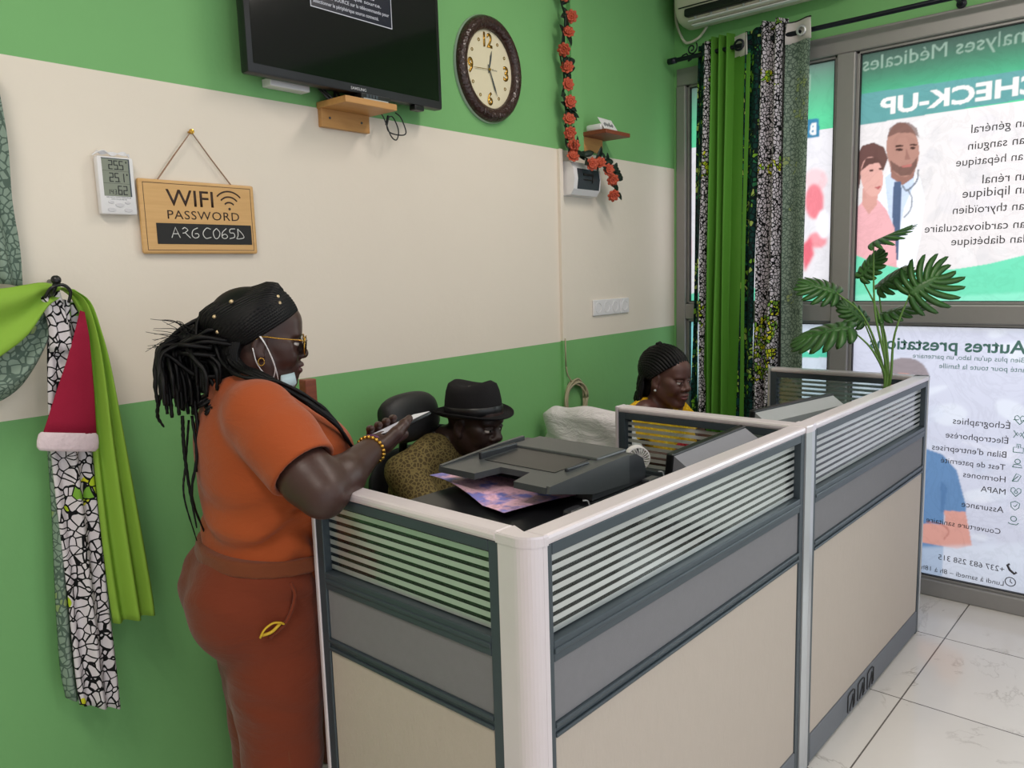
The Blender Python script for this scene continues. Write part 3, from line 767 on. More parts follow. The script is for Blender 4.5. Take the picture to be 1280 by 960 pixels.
# thermometer
th = thing('digital_thermometer', 'white digital thermometer reading 25.5 on the cream wall', 'thermometer', wp(-3.03, 0, 1.80))
bm = BM(); wbox(bm, -3.071, -2.979, 0.004, 0.026, 1.729, 1.874, 0.005); obj('casing', bm, m_white, th, True, angle=40)
bm = BM(); wbox(bm, -3.06, -2.991, 0.0255, 0.0268, 1.775, 1.868, 0.0005); lcd = obj('lcd_display', bm, mat('lcd_grey', srgb(132, 138, 122), 0.25), th)
bm = BM()
SEGS = {'0': 'abcdef', '1': 'bc', '2': 'abged', '3': 'abgcd', '4': 'fgbc', '5': 'afgcd', '6': 'afgedc', '7': 'abc', '8': 'abcdefg', '9': 'abfgcd'}
def seg7(bm, ch, s, z, w, h, r=0.0012):
    P = {'a': ((0, h), (w, h)), 'b': ((w, h), (w, h/2)), 'c': ((w, h/2), (w, 0)), 'd': ((0, 0), (w, 0)), 'e': ((0, h/2), (0, 0)), 'f': ((0, h), (0, h/2)), 'g': ((0, h/2), (w, h/2))}
    for c in SEGS[ch]:
        (x0, y0), (x1, y1) = P[c]; e = 0.0006
        wbox(bm, s+min(x0, x1)-r+e*(x0 != x1), s+max(x0, x1)+r-e*(x0 != x1), 0.0266, 0.0272, z+min(y0, y1)-r+e*(y0 != y1), z+max(y0, y1)+r-e*(y0 != y1))
for row, z in (('255', 1.8425), ('251', 1.8115)):
    for i, ch in enumerate(row): seg7(bm, ch, -3.043+i*0.0135, z, 0.0085, 0.0205)
    wbox(bm, -3.0195, -3.0175, 0.0266, 0.0272, z-0.001, z+0.001); wbox(bm, -3.0005, -2.9975, 0.0266, 0.0272, z+0.016, z+0.021)
for i, ch in enumerate('62'): seg7(bm, ch, -3.024+i*0.0135, 1.780, 0.0085, 0.0205)
for i, ch in enumerate('143'): seg7(bm, ch, -3.051+i*0.0085, 1.780, 0.0045, 0.011, 0.0007)
wbox(bm, -3.06, -2.991, 0.0266, 0.027, 1.8375, 1.8381); wbox(bm, -3.06, -2.991, 0.0266, 0.027, 1.8065, 1.8071)
obj('digits', bm, mat('lcd_dark', srgb(32, 34, 32), 0.4), lcd)
bm = BM(); wbox(bm, -2.9935, -2.9905, 0.0256, 0.0274, 1.775, 1.868); wbox(bm, -3.0605, -2.9905, 0.0256, 0.0272, 1.8675, 1.8695); obj('display_bezel', bm, m_frame, th)
bm = BM()
for s, z, r in ((-3.045, 1.760, 0.005), (-3.003, 1.760, 0.005), (-3.045, 1.741, 0.007), (-3.003, 1.741, 0.007), (-3.024, 1.753, 0.0075)):
    lathe(bm, [(r, 0), (r, 0.0015), (r*0.8, 0.002)], 16, WALL @ Matrix.Translation((s, -0.0255, z)) @ Matrix.Diagonal((1.5, 1, 0.8, 1)) @ Matrix.Rotation(math.pi/2, 4, 'X'))
obj('buttons', bm, mat('pale_button', srgb(206, 204, 208), 0.45), th)
bm = BM(); text_into(bm, 'INDOOR/OUTDOOR THERMOMETER', 0.062, 0.0035, wall_text(-3.055, 0.0259, 1.7702), 0, 0.0002); text_into(bm, 'WITH HYGROMETER', 0.04, 0.003, wall_text(-3.044, 0.0259, 1.7655), 0, 0.0002); obj('lettering', bm, m_frame, th)
bm = BM()
for k in range(5): tube(bm, spline([wp(-3.075+0.003*k, 0.012, 1.876+0.003*k), wp(-3.05, 0.02-0.003*k, 1.888-0.002*k), wp(-3.026, 0.012, 1.878+0.002*k), wp(-3.0, 0.018, 1.888-0.002*k), wp(-2.982, 0.012, 1.877+0.002*k)], 24), 0.0016, 5)
obj('probe_cable', bm, m_white, th, label='white coiled probe cable')

# wifi sign
sg = thing('wifi_sign', 'bamboo wifi password sign with chalk strip hung by a cord', 'sign', wp(-2.797, 0, 1.73))
bm = BM(); wbox(bm, -2.968, -2.624, 0.004, 0.016, 1.630, 1.827, 0.005); brd = obj('board', bm, m_bamboo, sg)
m_burn = mat('burnt_brown', srgb(52, 30, 18), 0.6)
bm = BM(); o_ = 0.0162
for a in ((-2.956, -2.636, 1.8165, 1.818), (-2.956, -2.636, 1.639, 1.6405), (-2.956, -2.9545, 1.639, 1.818), (-2.6375, -2.636, 1.639, 1.818)): wbox(bm, a[0], a[1], 0.0158, o_, a[2], a[3])
obj('border_line', bm, m_burn, brd)
bm = BM(); text_into(bm, 'WIFI', 0.138, 0.044, wall_text(-2.894, 0.0158, 1.7585), 0.004, 0.0004); text_into(bm, 'PASSWORD', 0.216, 0.0235, wall_text(-2.894, 0.0158, 1.7235), 0.002, 0.0004, spacing=1.1)
for r in (0.019, 0.0345, 0.05):
    pts = [wp(-2.707+r*math.sin(a), 0.0160, 1.7565+r*math.cos(a)) for a in np.linspace(-0.82, 0.82, 14)]; tube(bm, pts, 0.0022, 6)
lathe(bm, [(0.004, 0), (0.004, 0.0006)], 12, WALL @ Matrix.Translation((-2.707, -0.0158, 1.757)) @ Matrix.Rotation(math.pi/2, 4, 'X'))
obj('engraved_lettering', bm, m_burn, brd)
bm = BM(); wbox(bm, -2.928, -2.642, 0.0155, 0.0172, 1.656, 1.712, 0.001); chb = obj('chalk_strip', bm, mat('chalkboard', srgb(38, 38, 38), 0.8, 0, 0.25, 18), sg)
bm = BM(); x0, z0 = -2.888, 1.673   # hand-written A26C065D
GL = [[[(0, 0), (.5, 1), (1, 0)], [(.2, .38), (.8, .38)]],
      [[(0, .85), (.3, 1), (.65, .75), (.35, .5), (.9, 0)], [(.35, .5), (.0, .45)]],
      [[(.8, 1), (.2, .75), (.05, .25), (.4, 0), (.85, .15), (.8, .42), (.4, .42)]],
      [[(1, .9), (.5, 1), (0, .5), (.3, 0), (1, .1)]],
      [[(.5, 1), (.05, .6), (.25, 0), (.7, .1), (.9, .6), (.5, 1)]],
      [[(.7, 1), (.15, .6), (.1, .1), (.5, 0), (.8, .2), (.5, .45), (.1, .3)]],
      [[(.9, 1), (.25, .95), (.2, .6), (.7, .55), (.75, .15), (.1, 0)]],
      [[(.2, 1), (.75, .55), (1, .15), (.6, .02), (0, 0), (.2, .3), (.2, 1)]]]
xx = [0, .032, .058, .092, .122, .148, .171, .196]
for g, x in zip(GL, xx):
    for st in g: 
        P = [(x0+x+a*0.024, 0, z0+b*0.028-x*0.022*0) for a, b in st]
        tube(bm, [wp(p[0], 0.0175, p[2]) for p in (P if len(P) < 4 else spline(P, 18))], 0.0012, 5)
obj('chalk_writing', bm, mat('chalk', srgb(225, 225, 222), 0.9), chb)
bm = BM(); nl = wp(-2.805, 0.014, 1.962)
tube(bm, [wp(-2.914, 0.01, 1.822), wp(-2.86, 0.012, 1.893), nl, wp(-2.75, 0.012, 1.893), wp(-2.69, 0.01, 1.822)], 0.002, 6); obj('cord', bm, mat('twine', srgb(150, 118, 96), 0.8), sg)
bm = BM(); lathe(bm, [(0.003, 0), (0.003, 0.015), (0.0075, 0.016), (0.006, 0.021), (0.002, 0.022)], 12, WALL @ Matrix.Translation((-2.805, 0, 1.962)) @ Matrix.Rotation(math.pi/2, 4, 'X')); obj('nail', bm, m_gold, sg, label='brass nail')

# trunking, wall box, small shelf, sockets, hanging cable
bm = BM(); wbox(bm, -1.082, -1.058, 0, 0.016, 1.24, 2.087, 0.001)
for z in (1.24,): pass
struct('trim_1', bm, m_cream)
bm = BM(); wbox(bm, -1.082, -1.058, 0, 0.016, 0.0, 1.24, 0.001); wbox(bm, -0.99, -0.90, 0, 0.022, 2.087, 2.95, 0.001); struct('trim_2', bm, m_green)
bx = thing('breaker_box', 'white breaker box with dark curved door under the flower garland', 'breaker box', wp(-0.93, 0, 1.96))
bm = BM(); prof = [(0, 1.872), (0.045, 1.876), (0.062, 1.90), (0.068, 1.945), (0.062, 1.99), (0.045, 2.018), (0, 2.024)]
BS = Matrix.Translation((0, 0, 0.018))
loft(bm, [[WALL @ Vector((s, -d, z+0.014)) for d, z in prof] for s in (-1.045, -0.835)]); obj('casing', bm, m_white, bx)
pr2 = [(0.047, 1.884), (0.0635, 1.902), (0.0695, 1.945), (0.0635, 1.988), (0.047, 2.010)]
bm = BM(); loft(bm, [[WALL @ Vector((s, -d, z+0.014)) for d, z in pr2] for s in (-1.018, -0.845)]); dr = obj('door', bm, mat('smoked_grey', srgb(56, 64, 70), 0.25), bx)
bm = BM(); wbox(bm, -0.975, -0.90, 0.067, 0.0705, 1.975, 1.983); wbox(bm, -0.908, -0.90, 0.067, 0.0705, 1.945, 1.983); wbox(bm, -0.975, -0.91, 0.068, 0.0705, 1.953, 1.958); obj('door_recess', bm, m_black, dr)
s2 = thing('wall_shelf', 'small reddish wooden shelf above the breaker box', 'shelf', wp(-0.82, 0, 2.13))
bm = BM(); wbox(bm, -0.90, -0.735, 0.0, 0.016, 2.096, 2.162, 0.002); obj('backboard', bm, m_oak, s2)
bm = BM(); wbox(bm, -0.905, -0.70, 0.0, 0.145, 2.158, 2.176, 0.002); obj('board', bm, m_redwood, s2)
rt = thing('wireless_router', 'white card and small white router lying on the reddish shelf', 'router', wp(-0.8, 0.06, 2.178))
bm = BM(); wbox(bm, -0.895, -0.80, 0.03, 0.11, 2.177, 2.205, 0.008); obj('casing', bm, m_white, rt, True, angle=40)
bm = BM(); A = [wp(-0.885, 0.125, 2.178), wp(-0.77, 0.125, 2.176), wp(-0.775, 0.09, 2.232), wp(-0.89, 0.09, 2.234)]; n_ = Vector((0, 0.002, 0.001))
loft(bm, [A, [a+n_ for a in A]]); cd = obj('card', bm, m_white, rt)
bm = BM(); u = (A[1]-A[0]).normalized(); vv = (A[3]-A[0]).normalized(); nn = u.cross(vv)
MT = Matrix((( u.x, vv.x, nn.x, A[0].x+u.x*.02+vv.x*.02+nn.x*.001), (u.y, vv.y, nn.y, A[0].y+u.y*.02+vv.y*.02+nn.y*.001), (u.z, vv.z, nn.z, A[0].z+u.z*.02+vv.z*.02+nn.z*.001), (0, 0, 0, 1)))
for k in range(7): wbox(bm, 0, 0, 0, 0, 0, 0) if False else None
for k in range(8):
    q = MT @ Matrix.Translation((k*0.010, 0.004*(k % 2), 0)); box(bm, (0, 0, 0), (0.0045, 0.014+0.004*(k % 3), 0.0003), 0, 0, q)
obj('card_print', bm, m_frame, cd)
sk = thing('socket_strip', 'white row of four wall sockets near the window corner', 'sockets', wp(-0.66, 0, 1.375))
bm = BM(); wbox(bm, -0.823, -0.585, 0, 0.011, 1.336, 1.412, 0.004); wbox(bm, -0.58, -0.50, 0, 0.011, 1.336, 1.412, 0.004); obj('cover_plate', bm, m_white, sk)
for k, s in enumerate((-0.78, -0.705, -0.63, -0.54)):
    bm = BM(); lathe(bm, [(0.029, 0.010), (0.029, 0.013), (0.022, 0.013), (0.019, 0.006), (0.001, 0.006)], 24, WALL @ Matrix.Translation((s, 0, 1.374)) @ Matrix.Rotation(math.pi/2, 4, 'X'), caps=False); so = obj('socket', bm, m_white, sk, True, angle=30)
    bm = BM()
    for ds in (-0.009, 0.009): lathe(bm, [(0.003, 0.0058), (0.003, 0.0068)], 8, WALL @ Matrix.Translation((s+ds, 0, 1.374)) @ Matrix.Rotation(math.pi/2, 4, 'X'))
    obj('pin_holes', bm, m_darkgap, so)
bm = BM()
tube(bm, spline([wp(-1.07, 0.02, 1.12), wp(-1.06, 0.022, 1.08), wp(-1.02, 0.024, 1.04), wp(-0.97, 0.026, 1.02)], 20), 0.0035, 6)
tube(bm, [wp(-1.071, 0.019, 1.25), wp(-1.070, 0.019, 1.12)], 0.003, 6)
for k in range(6):
    ph = k*0.9; R = 0.072+0.007*math.sin(k*2.1)
    tube(bm, [wp(-1.0+R*1.12*math.cos(a)+0.004*math.sin(3*a+ph), 0.022+0.006*math.sin(a*2+ph), 0.958+R*1.2*math.sin(a)+0.004*math.cos(2*a+ph)) for a in np.linspace(0, 2*math.pi, 30)], 0.0048, 6)
tag1(obj('coiled_cable', bm, mat('grey_beige_cable', srgb(168, 160, 132), 0.5), smooth=True), 'beige coiled cable hanging below the white trunking on the green wall', 'cable')

# flower garland
gl = thing('flower_garland', 'hanging garland of orange artificial flowers with dark green leaves', 'garland', wp(-1.05, 0, 2.3))
GP = [(-1.09, 2.80), (-1.078, 2.70), (-1.05, 2.64), (-1.062, 2.56), (-1.09, 2.48), (-1.065, 2.40), (-1.07, 2.32), (-1.055, 2.24), (-1.06, 2.15), (-1.045, 2.09), (-0.99, 2.05), (-0.93, 2.036), (-0.87, 2.045), (-0.81, 2.02), (-0.765, 1.985), (-0.74, 1.94), (-0.745, 1.90)]
gpt = [wp(s, 0.035 if z > 2.06 else 0.085, z) for s, z in GP]
bm = BM(); tube(bm, spline(gpt, 90), 0.004, 6); obj('stem', bm, mat('garland_stem', srgb(24, 48, 30), 0.6), gl)
m_leafd = mat('dark_leaf', srgb(20, 40, 28), 0.5, 0, 0.3, 20)
t_ = NT('orange_petal'); t_.set(Base_Color=t_.mix(t_.noise(60, t_.coord(), 3), srgb(216, 100, 62), srgb(140, 40, 32)), Roughness=0.6); m_petal = t_.m
def flower_bm(c, R, rnd):
    bm = BM(); q = Matrix.Translation(c) @ Matrix.Rotation(-0.75+rnd.uniform(-.4, .4), 4, 'Z') @ Matrix.Rotation(rnd.uniform(-.5, .5), 4, 'X')
    for lay, (nr, rr, tilt) in enumerate(((8, 1.0, 0.25), (7, 0.78, 0.7), (5, 0.5, 1.1), (3, 0.25, 1.4))):
        for k in range(nr):
            a = 2*math.pi*k/nr+lay*0.4
            m = q @ Matrix.Rotation(math.pi/2, 4, 'X') @ Matrix.Rotation(a, 4, 'Z') @ Matrix.Rotation(-tilt, 4, 'Y') @ Matrix.Translation((R*rr*0.5, 0, 0))
            ellipsoid(bm, (0, 0, 0), (R*rr*0.55, R*0.36, R*0.10), m, 8, 5)
    return bm
def leaf_bm(base, d, L, w, nrm=Vector((0, -1, 0.2))):
    bm = BM(); d = Vector(d).normalized(); sd = d.cross(nrm).normalized(); up = sd.cross(d)
    n = 7; rings = []
    for i in range(n+1):
        t = i/n; ww = w*math.sin(math.pi*min(1, t*0.92+0.04))**0.8*(1-0.2*t); c = Vector(base)+d*L*t+up*(0.25*L*t*(1-t))
        rings.append([c-sd*ww+up*ww*0.3, c, c+sd*ww+up*ww*0.3, c-up*0.0012])
    loft(bm, rings); return bm
rg = random.Random(3)
fl = [(-1.075, 2.715), (-1.04, 2.635), (-1.065, 2.565), (-1.095, 2.49), (-1.075, 2.42), (-1.075, 2.35), (-1.06, 2.28), (-1.07, 2.205), (-1.065, 2.15), (-1.04, 2.10), (-1.045, 2.05), (-0.965, 2.02), (-0.90, 2.03), (-0.83, 2.005), (-0.795, 1.965), (-0.79, 1.895)]
for s, z in fl:
    obj('flower', flower_bm(wp(s, 0.06 if z > 2.04 else 0.105, z), 0.031, rg), m_petal, gl, True)
for k in range(64):
    t = rg.random(); i = min(int(t*(len(gpt)-1)), len(gpt)-2); p = gpt[i].lerp(gpt[i+1], t*(len(gpt)-1)-i)
    a = rg.uniform(0, 2*math.pi)
    obj('leaf', leaf_bm(p, WALL.to_3x3() @ Vector((math.cos(a), -0.35, math.sin(a))), rg.uniform(0.05, 0.075), rg.uniform(0.014, 0.021)), m_leafd, gl, True)
# ------------------------------------------------------------------ fabrics
def wax_mat(name, base, line, accents, scale=55, lw=0.09, amount=0.5, dark=None):
    t = NT(name); v = t.coord()
    wv = t.new('ShaderNodeTexNoise'); wv.inputs['Scale'].default_value = 9; t.link(v, wv.inputs['Vector'])
    ad = t.new('ShaderNodeMix'); ad.data_type = 'VECTOR'; ad.inputs[0].default_value = 0.035; t.link(v, ad.inputs[4]); t.link(wv.outputs['Color'], ad.inputs[5])
    vec = ad.outputs[1]
    e = t.new('ShaderNodeTexVoronoi'); e.feature = 'DISTANCE_TO_EDGE'; e.inputs['Scale'].default_value = scale; t.link(vec, e.inputs['Vector'])
    c = t.new('ShaderNodeTexVoronoi'); c.inputs['Scale'].default_value = scale; t.link(vec, c.inputs['Vector'])
    sp = t.new('ShaderNodeSeparateColor'); t.link(c.outputs['Color'], sp.inputs[0])
    big = t.noise(5.5, v, 2)
    pick = t.math('MULTIPLY', t.math('GREATER_THAN', big, 1-amount), t.math('GREATER_THAN', sp.outputs[0], 0.45))
    acc = t.ramp(sp.outputs[1], [(i/len(accents), srgb(*a)) for i, a in enumerate(accents)])
    acc.node.color_ramp.interpolation = 'CONSTANT'
    col = t.mix(pick, srgb(*base), acc)
    thick = t.math('ADD', lw*0.5, t.math('MULTIPLY', t.noise(14, v, 2), lw*0.9))
    ln = t.math('LESS_THAN', e.outputs['Distance'], thick)
    col = t.mix(ln, col, srgb(*line))
    t.set(Base_Color=col, Roughness=0.75, Specular_IOR_Level=0.2)
    return t.m
m_wax = wax_mat('wax_print_white', (214, 208, 212), (14, 16, 18), [(170, 196, 40), (206, 206, 44), (120, 170, 60)], 46, 0.075, 0.40)
m_waxw = wax_mat('wax_print_fine', (204, 198, 206), (12, 14, 16), [(170, 196, 40), (206, 206, 44), (120, 170, 60)], 60, 0.115, 0.42)
m_waxd = wax_mat('wax_print_dark', (14, 58, 54), (6, 24, 26), [(120, 172, 52), (40, 110, 70), (164, 186, 96)], 42, 0.12, 0.52)
m_waxr = wax_mat('wax_print_reverse', (134, 152, 138), (84, 102, 92), [(146, 162, 110), (134, 152, 132)], 62, 0.10, 0.4)
m_lime = mat('lime_fabric', srgb(136, 176, 64), 0.7, 0, 0.05, 6, 0.1, 300, spec=0.2)
m_limec = mat('green_curtain_fabric', srgb(88, 146, 52), 0.65, 0, 0.05, 6, 0.1, 300, spec=0.25)
m_hem = mat('white_curtain_tape', srgb(206, 200, 198), 0.8)
m_rod = mat('midnight_metal', srgb(18, 22, 34), 0.35, 0.3, 0.05)

def sheet(bm, y0, y1, z0, z1, folds, amp, xc, ph=0.0, n=60, rows=14, th=0.0025, lean=0.0, slit=0.0):
    """a hanging cloth: closed section lofted upwards, folds loosening a little on the way down"""
    rings = []
    for r in range(rows+1):
        z = z0+(z1-z0)*r/rows; k = 1-r/rows
        f = []; b = []
        for i in range(n+1):
            t = i/n; a = 2*math.pi*folds*t+ph
            x = xc+amp*(1+0.15*k)*math.sin(a)+0.006*k*math.sin(3.1*a*0.37+z*4)
            y = y0+(y1-y0)*t+lean*k+0.010*k*math.sin(a*0.5+z*3)
            f.append(Vector((x-th/2, y, z))); b.append(Vector((x+th/2, y, z)))
        rings.append(f+list(reversed(b)))
    loft(bm, rings)
rod = thing('curtain_rod', 'dark curtain rod with curled finial above the poster window', 'curtain rod', (XW-0.12, 1.2, 2.62))
bm = BM(); tube(bm, [(XW-0.12, 2.215, 2.617), (XW-0.12, 0.4, 2.617), (XW-0.12, -1.2, 2.617)], 0.0115, 10); obj('pole', bm, m_rod, rod, True, angle=40)
bm = BM(); tube(bm, [(XW-0.12, 2.235, 2.617), (XW-0.12, 2.19, 2.617)], 0.016, 10)
sp_ = [(XW-0.12, 2.10+0.034*math.exp(-0.16*a)*math.cos(a+2.4), 2.656+0.034*math.exp(-0.16*a)*math.sin(a+2.4)) for a in np.linspace(0, 9, 36)]
tube(bm, [(XW-0.12, 2.165, 2.62), (XW-0.12, 2.15, 2.633), (XW-0.12, 2.13, 2.638), (XW-0.12, 2.12, 2.625)], 0.004, 6); tube(bm, sp_, 0.004, 6); tube(bm, [(XW-0.12, 2.085, 2.628), (XW-0.12, 2.105, 2.606), (XW-0.12, 2.12, 2.60)], 0.006, 6)
obj('finial', bm, m_rod, rod, True)
for y in (2.07, 0.9):
    bm = BM(); tube(bm, [(XW, y, 2.617), (XW-0.11, y, 2.617)], 0.007, 8); lathe(bm, [(0.02, 0), (0.02, 0.006), (0.008, 0.01)], 14, Matrix.Translation((XW, y, 2.617)) @ Matrix.Rotation(-math.pi/2, 4, 'Y')); obj('bracket', bm, m_rod, rod)
c1 = thing('curtain', 'narrow patterned curtain at the wall end of the rod', 'curtain', (XW-0.12, 2.03, 1.4), 'curtains at the poster window')
bm = BM(); sheet(bm, 2.072, 2.020, 0.06, 2.665, 0.6, 0.02, XW-0.118, 1.0, 16, lean=0.055); obj('dark_border', bm, m_waxd, c1, True)
bm = BM(); sheet(bm, 2.035, 1.985, 0.06, 2.668, 0.8, 0.022, XW-0.125, 2.2, 18, lean=0.05); obj('patterned_cloth', bm, m_waxw, c1, True)
c2 = thing('curtain', 'plain bright green curtain hanging between two patterned ones', 'curtain', (XW-0.12, 1.9, 1.4), 'curtains at the poster window')
bm = BM(); sheet(bm, 2.004, 1.872, 0.05, 2.683, 3.2, 0.024, XW-0.125, 0.3, 70, lean=0.03); obj('folded_cloth', bm, m_limec, c2, True)
bm = BM(); sheet(bm, 1.885, 1.775, 0.05, 2.57, 0.4, 0.02, XW-0.115, 2.2, 24, lean=0.03); obj('flat_cloth', bm, m_limec, c2, True)
bm = BM(); sheet(bm, 1.882, 1.795, 2.565, 2.668, 0.4, 0.02, XW-0.116, 2.2, 24, 3); tp = obj('heading_tape', bm, m_hem, c2, True)
bm = BM(); lathe(bm, [(0.019, -0.004), (0.027, -0.004), (0.029, 0), (0.027, 0.004), (0.019, 0.004)], 24, Matrix.Translation((XW-0.138, 1.835, 2.617)) @ Matrix.Rotation(math.pi/2, 4, 'Y') , caps=False)
obj('eyelet', bm, m_rod, c2, True)
c3 = thing('curtain', 'wide patterned curtain with dark border and grey-green reverse, nearest the posters', 'curtain', (XW-0.12, 1.62, 1.4), 'curtains at the poster window')
bm = BM(); sheet(bm, 1.80, 1.715, 0.05, 2.672, 0.9, 0.018, XW-0.142, 0.2, 30, lean=0.035); obj('dark_border', bm, m_waxd, c3, True)
bm = BM(); sheet(bm, 1.738, 1.598, 0.05, 2.692, 2.1, 0.028, XW-0.140, 1.2, 60, lean=0.03); obj('patterned_cloth', bm, m_waxw, c3, True)
bm = BM(); sheet(bm, 1.606, 1.480, 0.05, 2.575, 0.7, 0.018, XW-0.135, 0.4, 40, lean=0.012); obj('reverse_cloth', bm, m_waxr, c3, True)
bm = BM(); sheet(bm, 1.602, 1.480, 2.572, 2.665, 0.7, 0.018, XW-0.135, 0.4, 40, 3); obj('heading_tape', bm, m_hem, c3, True)
bm = BM(); sheet(bm, 1.608, 1.598, 0.05, 2.668, 0.5, 0.006, XW-0.152, 0.4, 6); sheet(bm, 1.603, 1.480, 2.664, 2.671, 0.7, 0.018, XW-0.135, 0.4, 30, 1); obj('edge_binding', bm, m_black, c3, True)
bm = BM(); lathe(bm, [(0.015, -0.004), (0.023, -0.004), (0.025, 0), (0.023, 0.004), (0.015, 0.004)], 24, Matrix.Translation((XW-0.145, 1.525, 2.617)) @ Matrix.Rotation(math.pi/2, 4, 'Y'), caps=False); obj('eyelet', bm, m_silver, c3, True)

# air conditioner above the window
ac = thing('air_conditioner', 'white split air conditioner high in the corner above the curtains', 'air conditioner', (XW, 1.65, 2.75))
def acprof(s): return [(0.0, 2.785), (0.05, 2.766), (0.12, 2.770), (0.165, 2.782), (0.19, 2.805), (0.205, 2.84), (0.21, 2.9), (0.21, 3.0), (0.195, 3.04), (0.0, 3.045)]
bm = BM(); rings = []
for y, k in ((2.165, 0.80), (2.155, 0.93), (2.13, 1.0), (1.34, 1.0), (1.315, 0.93), (1.305, 0.80)):
    rings.append([Vector((XW-x*k, y, 2.9+(z-2.9)*(0.5+0.5*k))) for x, z in acprof(0)])
loft(bm, rings); obj('casing', bm, mat('aged_white_plastic', srgb(206, 200, 184), 0.45, 0, 0.04), ac, True, angle=35)
bm = BM(); box(bm, (XW-0.205, 1.37, 2.79), (XW-0.085, 2.10, 2.83), 0.01); obj('outlet_slot', bm, m_black, ac)
bm = BM(); box(bm, (XW-0.172, 1.375, 2.774), (XW-0.155, 2.095, 2.780), 0.002, 0); box(bm, (XW-0.135, 1.375, 2.763), (XW-0.10, 2.095, 2.769), 0.002); obj('louver', bm, m_white, ac)
bm = BM(); tube(bm, [(XW-0.199, 1.345, 2.835), (XW-0.2085, 2.125, 2.835)], 0.003, 6); obj('panel_seam', bm, m_black, ac)
for k in range(8):
    bm = BM(); box(bm, (XW-0.178, 1.45+k*0.085, 2.778), (XW-0.172, 1.46+k*0.085, 2.80), 0.001); obj('louver_clip', bm, m_silver, ac)
bm = BM(); tube(bm, spline([(XW-0.005, 2.255, 3.1), (XW-0.02, 2.252, 2.95), (XW-0.03, 2.24, 2.83), (XW-0.03, 2.20, 2.735), (XW-0.03, 2.165, 2.715), (XW-0.02, 2.11, 2.735), (XW-0.015, 2.07, 2.78)], 40), 0.007, 8)
tag1(obj('drain_hose', bm, m_wirew, smooth=True), 'off-white hose curving down in the corner beside the air conditioner', 'hose')

# ------------------------------------------------------------------ fabrics and hat on the hook at the left
def on_w(px, py, d):
    r = Vector(ray(px, py)); n = WALL.to_3x3() @ Vector((0, 1, 0)); q = W0-n*d
    t = (q-Vector((0, 0, HCAM))).dot(n)/r.dot(n); return Vector((0, 0, HCAM))+r*t
OUT = WALL.to_3x3() @ Vector((0, -1, 0))
def drape(rows, d0, folds, amp, ph=0.0, n=36, th=0.004, sub=4, amp0=None, taper=None):
    """rows: (pxL,pyL,pxR,pyR) cloth edges at the wall distance d0, rounded into folds towards the room"""
    m = len(rows); LR = [(on_w(a, b, d0), on_w(c, d, d0)) for a, b, c, d in rows]
    Ls = spline([q[0] for q in LR], (m-1)*sub); Rs = spline([q[1] for q in LR], (m-1)*sub)
    bm = BM(); rings = []
    for j, (l, r) in enumerate(zip(Ls, Rs)):
        v = j/(len(Ls)-1); am = amp if amp0 is None else amp0+(amp-amp0)*v
        f = []; b = []
        for i in range(n+1):
            t = i/n; bulge = 0.018*math.sin(math.pi*t)
            o = OUT*(am*math.sin(2*math.pi*folds*t+ph+0.5*math.sin(v*3))+bulge)
            f.append(l.lerp(r, t)+o+OUT*th/2); b.append(l.lerp(r, t)+o-OUT*th/2)
        rings.append(f+list(reversed(b)))
    loft(bm, rings); return bm
hk = thing('wall_hook', 'black wall hook holding up the curtains and the hat', 'hook', on_w(60, 360, 0))
bm = BM(); tube(bm, spline([on_w(62, 352, 0.0), on_w(62, 360, 0.06), on_w(64, 368, 0.12), on_w(67, 362, 0.15), on_w(70, 352, 0.155)], 20), 0.006, 8); obj('hook_arm', bm, m_black, hk, True)
bm = BM(); ellipsoid(bm, on_w(70, 350, 0.155), (0.011,)*3); obj('hook_ball', bm, m_black, hk, True)
cg = thing('curtain', 'grey-green patterned curtain gathered at the left edge, behind the lime one', 'curtain', on_w(20, 400, 0.05))
o1 = obj('upper_drop', drape([(-75, 60, -8, 80), (-70, 160, 8, 170), (-60, 240, 14, 250), (-48, 300, 24, 310), (-30, 352, 28, 358)], 0.045, 2.0, 0.010), m_waxr, cg, True)
o2 = obj('lower_swag', drape([(-60, 430, -60, 515), (-20, 425, -15, 508), (15, 415, 22, 488), (40, 392, 48, 452), (56, 366, 66, 410)], 0.075, 1.5, 0.012), m_waxr, cg, True)
cw = thing('curtain', 'white patterned curtain tail hanging from the hook under the red hat', 'curtain', on_w(100, 600, 0.05))
obj('tail', drape([(62, 372, 96, 378), (58, 430, 104, 430), (60, 540, 112, 540), (70, 640, 124, 640), (82, 740, 134, 740), (92, 840, 145, 838), (98, 880, 149, 884)], 0.085, 2.3, 0.012, 0.6, amp0=0.006), m_wax, cw, True)
obj('reverse_edge', drape([(59, 560, 68, 560), (64, 640, 78, 640), (68, 740, 88, 740), (74, 830, 96, 832), (82, 872, 100, 874)], 0.07, 0.8, 0.008), m_waxr, cw, True)
obj('neck', drape([(46, 372, 74, 362), (58, 400, 84, 396), (62, 440, 92, 436)], 0.105, 1.5, 0.008), m_wax, cw, True)
cl = thing('curtain', 'lime green curtain looped over the hook at the left edge of the wall', 'curtain', on_w(120, 560, 0.08))
obj('swag', drape([(-70, 360, -70, 470), (-30, 362, -32, 462), (5, 360, 2, 442), (30, 356, 32, 418), (52, 353, 56, 384), (70, 356, 72, 372)], 0.11, 1.2, 0.014), m_lime, cl, True)
obj('tail', drape([(58, 357, 92, 362), (84, 368, 112, 378), (100, 400, 124, 410), (108, 460, 138, 460), (114, 560, 156, 552), (124, 660, 174, 650), (134, 740, 188, 732), (140, 778, 192, 766)], 0.10, 2.4, 0.016, 0.2, amp0=0.008), m_lime, cl, True)
